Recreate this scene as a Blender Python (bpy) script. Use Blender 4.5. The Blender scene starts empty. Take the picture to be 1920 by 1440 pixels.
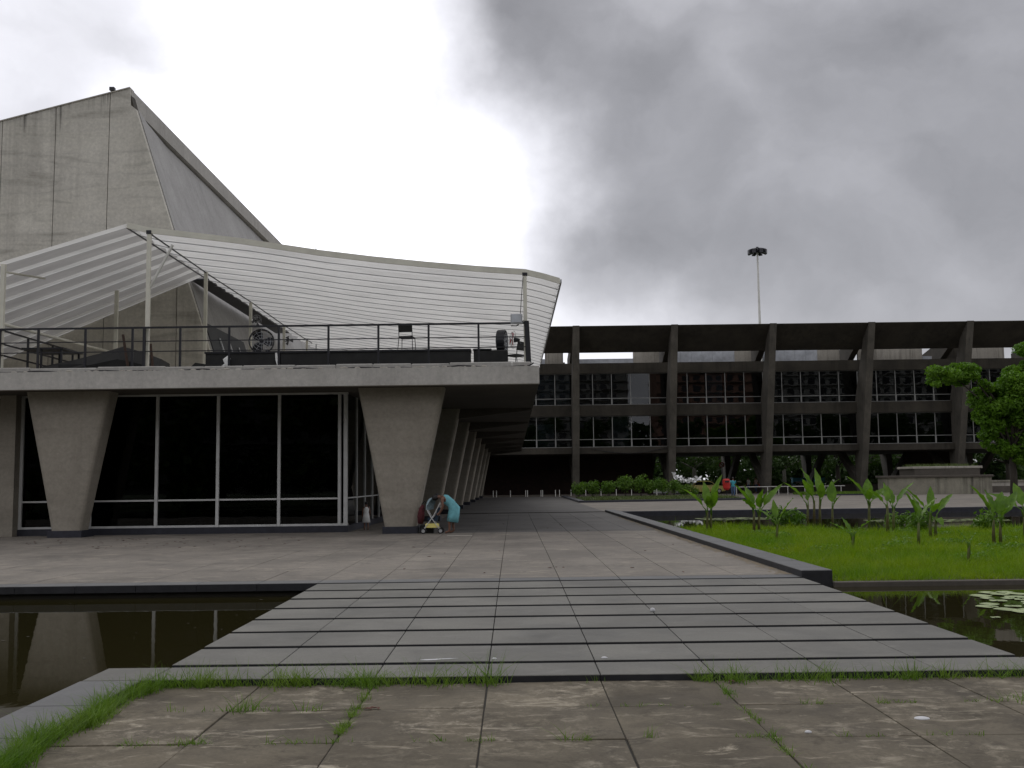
import bpy, bmesh, math, random
import numpy as np
from mathutils import Vector, Matrix
random.seed(7)
rng = np.random.default_rng(7)
SC = bpy.context.scene
COL = SC.collection
R = math.radians

# ------------------------------------------------------------------ camera
cd = bpy.data.cameras.new("camera")
cam = bpy.data.objects.new("camera", cd)
COL.objects.link(cam)
cd.sensor_width = 36.0
cd.lens = 36.56
cd.clip_start = 0.1
cd.clip_end = 6000
PITCH, ROLL = math.atan(183 / 1950), 0.0125
fw = Vector((0, math.cos(PITCH), math.sin(PITCH)))
rt0 = Vector((1, 0, 0))
up0 = rt0.cross(fw)
rt = math.cos(ROLL) * rt0 - math.sin(ROLL) * up0
up = rt.cross(fw)
m = Matrix((rt, up, -fw)).transposed().to_4x4()
m.translation = (0, 0, 1.6)
cam.matrix_world = m
SC.camera = cam

# ------------------------------------------------------------------ world: overcast sky, bright break ahead, slate cloud to the right
W = bpy.data.worlds.new("World")
SC.world = W
W.use_nodes = True
nt = W.node_tree
nt.nodes.clear()
N = nt.nodes.new
L = nt.links.new
SUN_EL, SUN_AZ = R(48), R(-14)          # azimuth from +Y towards +X


def wm(op, a, b=None, c=None, clamp=False):
    n = N("ShaderNodeMath")
    n.operation = op
    n.use_clamp = clamp
    for i, v in enumerate((a, b, c)):
        if v is None:
            continue
        if isinstance(v, (int, float)):
            n.inputs[i].default_value = v
        else:
            L(v, n.inputs[i])
    return n.outputs[0]


tc = N("ShaderNodeTexCoord")
DIR = tc.outputs["Generated"]
# warp the direction so that cloud edges billow
nw = N("ShaderNodeTexNoise"); nw.inputs["Scale"].default_value = 5.0; nw.inputs["Detail"].default_value = 6; nw.inputs["Roughness"].default_value = 0.55
L(DIR, nw.inputs["Vector"])
sub = N("ShaderNodeVectorMath"); sub.operation = 'SUBTRACT'; L(nw.outputs["Color"], sub.inputs[0]); sub.inputs[1].default_value = (0.5, 0.5, 0.5)
scl = N("ShaderNodeVectorMath"); scl.operation = 'SCALE'; L(sub.outputs[0], scl.inputs[0]); scl.inputs["Scale"].default_value = 0.20
add = N("ShaderNodeVectorMath"); add.operation = 'ADD'; L(DIR, add.inputs[0]); L(scl.outputs[0], add.inputs[1])
WD = add.outputs[0]


def lobe(px, py, r0, r1):
    """smooth lobe round a sky direction: 1 inside r0 degrees, 0 outside r1"""
    v = Vector(((px - 960) / 1950, 1, (903 - py) / 1950)).normalized()
    n = N("ShaderNodeVectorMath"); n.operation = 'DISTANCE'
    L(WD, n.inputs[0]); n.inputs[1].default_value = v
    mr = N("ShaderNodeMapRange"); mr.interpolation_type = 'SMOOTHSTEP'
    L(n.outputs["Value"], mr.inputs["Value"])
    mr.inputs["From Min"].default_value = 2 * math.sin(R(r0) / 2); mr.inputs["From Max"].default_value = 2 * math.sin(R(r1) / 2)
    mr.inputs["To Min"].default_value = 1; mr.inputs["To Max"].default_value = 0
    return mr.outputs["Result"]


n2 = N("ShaderNodeTexNoise"); n2.inputs["Scale"].default_value = 3.2; n2.inputs["Detail"].default_value = 8; n2.inputs["Roughness"].default_value = 0.5
mp = N("ShaderNodeMapping"); L(WD, mp.inputs["Vector"]); mp.inputs["Scale"].default_value = (1, 1, 1.9); mp.inputs["Location"].default_value = (0.35, 0.2, 0.1)
L(mp.outputs[0], n2.inputs["Vector"])
cloud = wm('MULTIPLY_ADD', n2.outputs["Fac"], 1.30, 0.15)
bright = wm('MAXIMUM', wm('MAXIMUM', lobe(620, 90, 2.5, 11.5), lobe(770, 390, 2, 12.5)), wm('MULTIPLY', lobe(440, 470, 5, 12), 0.9))
dark = wm('MAXIMUM', wm('MAXIMUM', lobe(1230, 300, 3, 14), wm('MULTIPLY', lobe(1800, 400, 8, 22), 0.9)), wm('MAXIMUM', wm('MULTIPLY', lobe(1060, 40, 2, 12), 0.9), wm('MULTIPLY', lobe(1500, 470, 4, 12), 0.9)))
sep = N("ShaderNodeSeparateXYZ"); L(DIR, sep.inputs[0])
hz = N("ShaderNodeMapRange"); hz.interpolation_type = 'SMOOTHSTEP'; L(sep.outputs["Z"], hz.inputs["Value"])
hz.inputs["From Min"].default_value = 0.24; hz.inputs["From Max"].default_value = 0.10; hz.inputs["To Min"].default_value = 0; hz.inputs["To Max"].default_value = 1
v = wm('MULTIPLY', cloud, wm('MULTIPLY_ADD', dark, -0.56, 1.0))
v = wm('ADD', v, wm('MULTIPLY', hz.outputs[0], wm('MULTIPLY', lobe(1150, 640, 3, 12), 0.20)))
v = wm('ADD', v, wm('MULTIPLY', bright, 0.85))
comb = N("ShaderNodeCombineXYZ")
L(wm('MULTIPLY', v, 10.0), comb.inputs[0]); L(wm('MULTIPLY', v, 10.0), comb.inputs[1]); L(wm('MULTIPLY', v, 10.7), comb.inputs[2])
sky = N("ShaderNodeTexSky"); sky.sky_type = 'NISHITA'; sky.sun_disc = False
sky.sun_elevation = SUN_EL; sky.sun_rotation = SUN_AZ
mix = N("ShaderNodeMix"); mix.data_type = 'RGBA'; mix.inputs["Factor"].default_value = 0.96
L(sky.outputs[0], mix.inputs["A"]); L(comb.outputs[0], mix.inputs["B"])
bg = N("ShaderNodeBackground"); bg.inputs["Strength"].default_value = 0.1
L(mix.outputs["Result"], bg.inputs["Color"])
wo = N("ShaderNodeOutputWorld"); L(bg.outputs[0], wo.inputs["Surface"])

sl = bpy.data.lights.new("sun", 'SUN'); sl.energy = 0.5; sl.angle = R(25); sl.color = (1, 0.97, 0.92)
so = bpy.data.objects.new("sun", sl); COL.objects.link(so)
sd = Vector((math.sin(SUN_AZ) * math.cos(SUN_EL), math.cos(SUN_AZ) * math.cos(SUN_EL), math.sin(SUN_EL)))
so.rotation_euler = sd.to_track_quat('Z', 'Y').to_euler()

vs = SC.view_settings
vs.view_transform = 'Standard'; vs.look = 'None'; vs.exposure = 0.0; vs.gamma = 1.0; vs.use_curve_mapping = False

# ------------------------------------------------------------------ materials
def newmat(name):
    mt = bpy.data.materials.new(name); mt.use_nodes = True
    t = mt.node_tree
    return mt, t, t.nodes["Principled BSDF"]


def ramp(t, src, stops):
    r = t.nodes.new("ShaderNodeValToRGB")
    e = r.color_ramp.elements
    while len(e) < len(stops):
        e.new(0.5)
    for i, (p, c) in enumerate(stops):
        e[i].position = p; e[i].color = (*c, 1)
    t.links.new(src, r.inputs[0])
    return r.outputs[0]


def pos(t, scale=(1, 1, 1), obj=False):
    if obj:
        g = t.nodes.new("ShaderNodeTexCoord").outputs["Object"]
    else:
        g = t.nodes.new("ShaderNodeNewGeometry").outputs["Position"]
    mp = t.nodes.new("ShaderNodeMapping"); mp.inputs["Scale"].default_value = scale
    t.links.new(g, mp.inputs["Vector"])
    return mp.outputs[0]


def noise(t, vec, scale, detail=5, rough=0.6, dist=0.0):
    n = t.nodes.new("ShaderNodeTexNoise")
    n.inputs["Scale"].default_value = scale; n.inputs["Detail"].default_value = detail
    n.inputs["Roughness"].default_value = rough; n.inputs["Distortion"].default_value = dist
    t.links.new(vec, n.inputs["Vector"])
    return n.outputs["Fac"]


def mixc(t, fac, a, b, mode='MIX'):
    x = t.nodes.new("ShaderNodeMix"); x.data_type = 'RGBA'; x.blend_type = mode
    for k, v in (("Factor", fac), ("A", a), ("B", b)):
        if isinstance(v, (int, float)):
            x.inputs[k].default_value = v
        elif isinstance(v, tuple):
            x.inputs[k].default_value = (*v, 1)
        else:
            t.links.new(v, x.inputs[k])
    return x.outputs["Result"]


def bump(t, b, h, strength=0.3, dist=0.02):
    n = t.nodes.new("ShaderNodeBump"); n.inputs["Strength"].default_value = strength; n.inputs["Distance"].default_value = dist
    t.links.new(h, n.inputs["Height"]); t.links.new(n.outputs[0], b.inputs["Normal"])


def plain(name, c, rough=0.6, metal=0.0, var=0.12, scale=6.0):
    mt, t, b = newmat(name)
    n = noise(t, pos(t), scale)
    L_ = ramp(t, n, [(0.3, tuple(x * (1 - var) for x in c)), (0.7, tuple(min(1, x * (1 + var)) for x in c))])
    t.links.new(L_, b.inputs["Base Color"]); b.inputs["Roughness"].default_value = rough; b.inputs["Metallic"].default_value = metal
    return mt


def concrete(name, lo, hi, streak=0.5, streakc=(0.03, 0.03, 0.027), sscale=1.0, rough=0.9, board=0.0, wave=0.0, drip=None):
    mt, t, b = newmat(name)
    p = pos(t)
    n = noise(t, p, 0.55, 8, 0.62)
    c = ramp(t, n, [(0.28, lo), (0.72, hi)])
    fine = noise(t, p, 9, 6, 0.7)
    c = mixc(t, 0.55, c, ramp(t, fine, [(0.25, (0.62, 0.62, 0.62)), (0.75, (1.25, 1.25, 1.25))]), 'MULTIPLY')
    # rain streaks: noise stretched in z, broken by a large patch mask
    st = noise(t, pos(t, (2.2 * sscale, 2.2 * sscale, 0.10 * sscale)), 1.0, 6, 0.65)
    pt = noise(t, p, 0.28, 3, 0.5)
    mul = t.nodes.new("ShaderNodeMath"); mul.operation = 'MULTIPLY'
    t.links.new(ramp(t, st, [(0.48, (0, 0, 0)), (0.72, (1, 1, 1))]), mul.inputs[0])
    t.links.new(ramp(t, pt, [(0.35, (0.15, 0.15, 0.15)), (0.65, (1, 1, 1))]), mul.inputs[1])
    m2 = t.nodes.new("ShaderNodeMath"); m2.operation = 'MULTIPLY'; t.links.new(mul.outputs[0], m2.inputs[0]); m2.inputs[1].default_value = streak
    c = mixc(t, m2.outputs[0], c, streakc)
    if wave:
        wv = noise(t, pos(t, (0.22, 0.22, 1.5)), 1.0, 7, 0.6, 0.7)
        c = mixc(t, wave, c, ramp(t, wv, [(0.36, (0.58, 0.57, 0.55)), (0.47, (1, 1, 1)), (0.6, (1.12, 1.12, 1.1)), (0.68, (0.8, 0.8, 0.78))]), 'MULTIPLY')
    if drip:                                              # (z at x=0, slope, reach): algae runs below a sloping top edge
        def mm(op, a, b_):
            n_ = t.nodes.new("ShaderNodeMath"); n_.operation = op
            for i, q in enumerate((a, b_)):
                if isinstance(q, (int, float)):
                    n_.inputs[i].default_value = q
                else:
                    t.links.new(q, n_.inputs[i])
            return n_.outputs[0]
        sx = t.nodes.new("ShaderNodeSeparateXYZ"); t.links.new(p, sx.inputs[0])
        below = mm('SUBTRACT', mm('ADD', mm('MULTIPLY', sx.outputs[0], drip[1]), drip[0]), sx.outputs[2])
        col_ = noise(t, pos(t, (2.6, 2.6, 0.04)), 1.0, 7, 0.72)
        edge = noise(t, pos(t, (1, 1, 1)), 2.5, 6, 0.7)
        reach = mm('MULTIPLY', mm('MULTIPLY', ramp(t, col_, [(0.52, (.07, .07, .07)), (0.78, (1, 1, 1))]), drip[2]), mm('ADD', edge, .35))
        mask = mm('MULTIPLY', mm('SMOOTH_MAX', 0.0, mm('MINIMUM', 1.0, mm('MULTIPLY', mm('SUBTRACT', reach, below), 1.1))), .75)
        cl_ = t.nodes.new("ShaderNodeClamp"); t.links.new(mask, cl_.inputs[0])
        c = mixc(t, cl_.outputs[0], c, (0.035, 0.034, 0.028))
    t.links.new(c, b.inputs["Base Color"]); b.inputs["Roughness"].default_value = rough
    h = fine
    if board:
        w = t.nodes.new("ShaderNodeTexWave"); w.bands_direction = 'Z'; w.inputs["Scale"].default_value = board; w.inputs["Distortion"].default_value = 0.6
        t.links.new(p, w.inputs["Vector"]); h = w.outputs["Fac"]
    bump(t, b, h, 0.25, 0.02)
    return mt


M = {}
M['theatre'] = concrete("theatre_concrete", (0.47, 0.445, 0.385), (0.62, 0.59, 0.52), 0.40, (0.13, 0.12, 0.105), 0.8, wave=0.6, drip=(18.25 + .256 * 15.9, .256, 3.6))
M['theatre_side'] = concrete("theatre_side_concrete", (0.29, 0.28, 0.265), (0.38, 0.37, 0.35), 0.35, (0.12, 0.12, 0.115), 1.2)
M['roof_concrete'] = concrete("roof_edge_concrete", (0.33, 0.315, 0.285), (0.43, 0.41, 0.37), 0.4, (0.12, 0.11, 0.095), 1.0)
M['fascia'] = concrete("fascia_concrete", (0.42, 0.40, 0.365), (0.53, 0.51, 0.465), 0.30, (0.12, 0.11, 0.095), 1.3, drip=(5.22, 0, .42))
M['column'] = concrete("column_concrete", (0.245, 0.220, 0.178), (0.315, 0.284, 0.232), 0.2, (0.12, 0.1, 0.08), 0.8, wave=.25)
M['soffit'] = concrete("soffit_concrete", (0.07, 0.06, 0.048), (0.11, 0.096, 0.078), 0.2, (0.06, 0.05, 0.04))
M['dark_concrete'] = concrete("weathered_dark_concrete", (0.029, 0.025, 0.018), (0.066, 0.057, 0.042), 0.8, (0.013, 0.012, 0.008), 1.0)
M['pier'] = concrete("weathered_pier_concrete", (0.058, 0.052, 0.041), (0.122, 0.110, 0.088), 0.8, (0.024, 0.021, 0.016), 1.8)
M['stained'] = concrete("stained_upstand_concrete", (0.30, 0.275, 0.23), (0.50, 0.465, 0.40), 0.85, (0.045, 0.04, 0.03), 1.6)
M['fountain'] = concrete("fountain_concrete", (0.17, 0.158, 0.122), (0.34, 0.32, 0.25), 0.95, (0.03, 0.028, 0.02), 1.0, drip=(1.62, 0, 1.5))
M['brick'] = plain("dark_brick", (0.020, 0.009, 0.006), 0.9, 0, 0.4, 3)
M['black'] = plain("black_paint", (0.012, 0.012, 0.016), 0.45)
M['blackcloth'] = plain("black_tarpaulin", (0.012, 0.012, 0.011), 0.7, 0, 0.4, 3)
M['white'] = plain("white_paint", (0.62, 0.61, 0.56), 0.5, 0, 0.1, 2)
M['mullion'] = plain("pale_aluminium", (0.55, 0.55, 0.53), 0.45, 0.0, 0.12, 3)
M['mullion_far'] = plain("dull_aluminium", (0.27, 0.27, 0.255), 0.5, 0.0, 0.25, .8)
M['greymetal'] = plain("grey_metal_sheet", (0.50, 0.52, 0.55), 0.5, 0.0, 0.22, 1.5)
M['galv'] = plain("galvanised_steel", (0.45, 0.46, 0.47), 0.45, 0.4)
M['rust'] = plain("rusty_iron", (0.06, 0.035, 0.025), 0.85, 0, 0.4, 9)
M['rubber'] = plain("rubber", (0.015, 0.015, 0.015), 0.8)
M['cable'] = plain("black_cable", (0.01, 0.01, 0.012), 0.6)
M['plinth'] = plain("dark_granite_plinth", (0.022, 0.023, 0.032), 0.55, 0, 0.3, 5)
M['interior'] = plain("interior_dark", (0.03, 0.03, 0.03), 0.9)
M['skin'] = plain("brown_skin", (0.16, 0.075, 0.045), 0.5)
M['skin2'] = plain("tan_skin", (0.30, 0.16, 0.10), 0.5)
M['hair'] = plain("black_hair", (0.012, 0.01, 0.009), 0.6)
M['cyan'] = plain("pale_turquoise_cloth", (0.15, 0.40, 0.44), 0.9, 0, 0.18, 9)
M['teal'] = plain("teal_cloth", (0.05, 0.30, 0.36), 0.9)
M['denim'] = plain("blue_denim", (0.07, 0.12, 0.21), 0.9)
M['whitecloth'] = plain("white_cloth", (0.78, 0.78, 0.75), 0.9)
M['pinkcloth'] = plain("pale_pink_cloth", (0.5, 0.36, 0.32), 0.9)
M['red'] = plain("red_plastic", (0.45, 0.02, 0.015), 0.45)
M['redcloth'] = plain("dark_red_cloth", (0.075, 0.012, 0.016), 0.9, 0, 0.4, 14)
M['navy'] = plain("dark_blue_cloth", (0.015, 0.03, 0.05), 0.9)
M['yellow'] = plain("pale_yellow_car_paint", (0.80, 0.70, 0.22), 0.3, 0, 0.04)
M['silver'] = plain("silver_car_paint", (0.5, 0.52, 0.55), 0.3)
M['hubcap'] = plain("hubcap_metal", (0.5, 0.5, 0.5), 0.35, 0.5)
M['carglass'] = plain("dark_car_glass", (0.01, 0.012, 0.014), 0.08)
M['bluebin'] = plain("pale_blue_plastic", (0.12, 0.42, 0.55), 0.5)
M['hoodcloth'] = plain("pale_blue_grey_cloth", (0.24, 0.32, 0.34), 0.9, 0, .4, 20)
M['black_recess'] = plain("dull_black_glass", (0.008, 0.009, 0.011), 0.6)
M['asphalt'] = plain("asphalt", (0.05, 0.05, 0.05), 0.9, 0, 0.25, 2)
M['soil'] = plain("brown_soil", (0.045, 0.035, 0.022), 0.95, 0, 0.4, 3)
M['poolbed'] = plain("dark_pool_bed", (0.02, 0.018, 0.012), 0.9)
M['dropping'] = plain("white_dropping", (0.5, 0.5, 0.5), 0.7, 0, 0.1, 20)
M['petal'] = plain("white_petal", (0.85, 0.85, 0.84), 0.6, 0, 0.05)
M['deadleaf'] = plain("dead_leaf", (0.10, 0.035, 0.02), 0.8, 0, 0.4, 30)
M['brace'] = plain("cream_paint", (0.66, 0.64, 0.54), 0.5, 0, 0.1, 2)
M['signred'] = plain("sign_red", (0.5, 0.02, 0.02), 0.5)


def stone(name, lo, hi, rough=0.6, stain=None, stain_amt=0.5, sscale=(1, 1, 1), seed_var=0.16, fine_s=35, spec=0.5, dark=None, lichen=0.0):
    mt, t, b = newmat(name)
    p = pos(t, sscale)
    c = ramp(t, noise(t, p, 1.1, 8, 0.6), [(0.3, lo), (0.7, hi)])
    oi = t.nodes.new("ShaderNodeObjectInfo")
    c = mixc(t, 1.0, c, ramp(t, oi.outputs["Random"], [(0, (1 - seed_var,) * 3), (1, (1 + seed_var,) * 3)]), 'MULTIPLY')
    fn = noise(t, p, fine_s, 5, 0.75)
    c = mixc(t, 0.5, c, ramp(t, fn, [(0.25, (0.6, 0.6, 0.6)), (0.75, (1.35, 1.35, 1.35))]), 'MULTIPLY')
    if dark:
        dn = noise(t, p, 0.7, 7, 0.65, 0.5)
        c = mixc(t, ramp(t, dn, [(0.45, (0, 0, 0)), (0.68, (0.75, 0.75, 0.75))]), c, dark)
    if stain:
        sn = noise(t, pos(t, (sscale[0] * 0.8, sscale[1] * 2.0, 1)), 2.3, 9, 0.72, 0.8)
        sm = ramp(t, sn, [(0.56, (0, 0, 0)), (0.70, (stain_amt,) * 3)])
        c = mixc(t, sm, c, stain)
    if lichen:
        ln = noise(t, p, 5.5, 10, 0.78, 0.4)
        lm = noise(t, p, 0.9, 3, 0.5)
        mu = t.nodes.new("ShaderNodeMath"); mu.operation = 'MULTIPLY'
        t.links.new(ramp(t, ln, [(0.50, (0, 0, 0)), (0.66, (1, 1, 1))]), mu.inputs[0])
        t.links.new(ramp(t, lm, [(0.42, (0, 0, 0)), (0.62, (lichen,) * 3)]), mu.inputs[1])
        c = mixc(t, mu.outputs[0], c, stain)
        dk = noise(t, p, 3.2, 9, 0.75, 0.6)
        c = mixc(t, ramp(t, dk, [(0.52, (0, 0, 0)), (0.68, (.7, .7, .7))]), c, dark)
    t.links.new(c, b.inputs["Base Color"])
    rr = ramp(t, noise(t, p, 2.2, 5, 0.6), [(0.3, (rough - 0.08,) * 3), (0.7, (rough + 0.1,) * 3)])
    t.links.new(rr, b.inputs["Roughness"])
    b.inputs["Specular IOR Level"].default_value = spec
    bump(t, b, fn, 0.25, 0.004)
    return mt


M['basalt'] = stone("grey_step_stone", (0.110, 0.106, 0.090), (0.156, 0.150, 0.129), 0.7, (0.3, 0.29, 0.26), 0.22, seed_var=0.09, spec=0.4, dark=(0.075, 0.073, 0.065))
M['kerb'] = stone("kerb_stone", (0.070, 0.071, 0.070), (0.100, 0.100, 0.097), 0.65, (0.3, 0.29, 0.26), 0.2, seed_var=0.08)
M['oldslab'] = stone("weathered_paving_slab", (0.088, 0.073, 0.050), (0.160, 0.137, 0.098), 0.9, (0.42, 0.37, 0.28), 0.85, seed_var=0.12, dark=(0.040, 0.033, 0.022), spec=0.3, lichen=0.6)
M['plaza'] = stone("plaza_slab", (0.160, 0.142, 0.118), (0.215, 0.192, 0.16), 0.8, (0.37, 0.325, 0.255), 0.75, (0.6, 0.5, 1), 0.06, spec=0.3, dark=(0.10, 0.09, 0.076), lichen=0.35)
M['stone_edge'] = plain("dark_stone_edge", (0.018, 0.018, 0.02), 0.8, 0, 0.35, 6)  # darker tone for the vertical faces of steps, kerbs and edge stones
M['plaza_lane'] = stone("grey_lane_slab", (0.082, 0.078, 0.072), (0.118, 0.112, 0.102), 0.8, (0.22, 0.2, 0.165), 0.3, (0.5, 0.5, 1), 0.05, spec=0.3, dark=(0.06, 0.056, 0.05))
M['joint'] = plain("joint_dirt", (0.022, 0.019, 0.013), 0.95)


def leafmat(name, a, b_, trans=0.35, scale=0.6, rough=0.5):
    mt, t, b = newmat(name)
    p = pos(t)
    n = noise(t, p, scale, 4, 0.6)
    c = ramp(t, n, [(0.3, a), (0.7, b_)])
    w = t.nodes.new("ShaderNodeTexWhiteNoise"); w.noise_dimensions = '3D'
    q = noise(t, p, 7, 2)
    c = mixc(t, 0.6, c, ramp(t, q, [(0.3, (0.55, 0.6, 0.5)), (0.7, (1.4, 1.35, 1.3))]), 'MULTIPLY')
    t.links.new(c, b.inputs["Base Color"]); b.inputs["Roughness"].default_value = rough; b.inputs["Specular IOR Level"].default_value = 0.22
    tr = t.nodes.new("ShaderNodeBsdfTranslucent")
    t.links.new(mixc(t, 1.0, c, (1.15, 1.3, 0.5), 'MULTIPLY'), tr.inputs["Color"])
    mx = t.nodes.new("ShaderNodeMixShader"); mx.inputs[0].default_value = trans
    t.links.new(b.outputs[0], mx.inputs[1]); t.links.new(tr.outputs[0], mx.inputs[2])
    t.links.new(mx.outputs[0], t.nodes["Material Output"].inputs["Surface"])
    return mt


M['grass'] = leafmat("lawn_grass", (0.095, 0.21, 0.004), (0.235, 0.305, 0.012), 0.4, 0.55)
M['weed'] = leafmat("joint_grass", (0.085, 0.175, 0.018), (0.170, 0.245, 0.045), 0.35, 1.5)
M['banana'] = leafmat("broad_leaf", (0.085, 0.180, 0.016), (0.150, 0.255, 0.036), 0.4, 1.2, 0.4)
M['stalk'] = leafmat("plant_stalk", (0.075, 0.055, 0.022), (0.10, 0.13, 0.035), 0.05, 2.5, 0.6)
M['treeleaf'] = leafmat("tree_leaf", (0.062, 0.155, 0.010), (0.135, 0.25, 0.022), 0.35, 0.5)
M['farleaf'] = leafmat("park_tree_leaf", (0.025, 0.055, 0.012), (0.055, 0.095, 0.022), 0.3, 0.25)
M['hedge'] = leafmat("shrub_leaf", (0.07, 0.15, 0.018), (0.125, 0.215, 0.03), 0.3, 1.0)
M['lily'] = leafmat("lily_pad", (0.24, 0.30, 0.13), (0.36, 0.41, 0.21), 0.0, 2.0, 0.35)
M['groundcover'] = leafmat("ground_cover", (0.05, 0.08, 0.02), (0.12, 0.15, 0.05), 0.2, 1.5)
M['bark'] = concrete("bark", (0.028, 0.022, 0.016), (0.06, 0.05, 0.038), 0.5, (0.015, 0.012, 0.01), 2)
M['palebark'] = concrete("pale_bark", (0.10, 0.095, 0.075), (0.18, 0.17, 0.14), 0.5, (0.05, 0.045, 0.035), 2)
# lawn ground beyond
M['parkground'] = plain("park_lawn", (0.05, 0.075, 0.025), 0.95, 0, 0.3, 0.3)

# canopy sheet: milky corrugated plastic
def sheet(name, c, trans):
    mt, t, b = newmat(name)
    p = pos(t)
    cc = ramp(t, noise(t, pos(t, (0.25, 1.2, 1)), 1.2, 7, 0.65), [(0.3, tuple(x * 0.80 for x in c)), (0.7, tuple(min(1, x * 1.06) for x in c))])
    t.links.new(cc, b.inputs["Base Color"]); b.inputs["Roughness"].default_value = 0.5
    tr = t.nodes.new("ShaderNodeBsdfTranslucent"); t.links.new(cc, tr.inputs["Color"])
    mx = t.nodes.new("ShaderNodeMixShader"); mx.inputs[0].default_value = trans
    t.links.new(b.outputs[0], mx.inputs[1]); t.links.new(tr.outputs[0], mx.inputs[2])
    t.links.new(mx.outputs[0], t.nodes["Material Output"].inputs["Surface"])
    return mt


M['sheet'] = sheet("milky_roof_sheet", (0.83, 0.82, 0.785), 0.60)
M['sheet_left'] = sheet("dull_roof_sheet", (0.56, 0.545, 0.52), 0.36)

# water
mt, t, b = newmat("pool_water")
b.inputs["Base Color"].default_value = (0.022, 0.019, 0.007, 1)
b.inputs["Roughness"].default_value = 0.015; b.inputs["IOR"].default_value = 1.33
nn = noise(t, pos(t, (1, 0.55, 1)), 2.6, 3, 0.5)
bump(t, b, nn, 0.05, 0.02)
M['water'] = mt

# glass: tinted see-through pane with a fresnel mirror
def glass(name, tint, ior=1.45):
    mt, t, b = newmat(name)
    t.nodes.remove(b)
    tp = t.nodes.new("ShaderNodeBsdfTransparent"); tp.inputs[0].default_value = (*tint, 1)
    gl = t.nodes.new("ShaderNodeBsdfGlossy"); gl.inputs["Roughness"].default_value = 0.01
    nn = noise(t, pos(t), 0.7, 2)
    bp = t.nodes.new("ShaderNodeBump"); bp.inputs["Strength"].default_value = 0.03; bp.inputs["Distance"].default_value = 0.05
    t.links.new(nn, bp.inputs["Height"]); t.links.new(bp.outputs[0], gl.inputs["Normal"])
    fr = t.nodes.new("ShaderNodeFresnel"); fr.inputs["IOR"].default_value = ior
    mx = t.nodes.new("ShaderNodeMixShader"); t.links.new(fr.outputs[0], mx.inputs[0])
    t.links.new(tp.outputs[0], mx.inputs[1]); t.links.new(gl.outputs[0], mx.inputs[2])
    t.links.new(mx.outputs[0], t.nodes["Material Output"].inputs["Surface"])
    return mt


M['glass'] = glass("smoked_glass", (0.24, 0.27, 0.26), 1.36)
M['glass_far'] = glass("dark_window_glass", (0.34, 0.38, 0.40), 1.62)


# ------------------------------------------------------------------ mesh helpers
def origin(o):
    v = Vector((0, 0, 0))
    while o:
        v += Vector(o.location); o = o.parent
    return v


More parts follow.
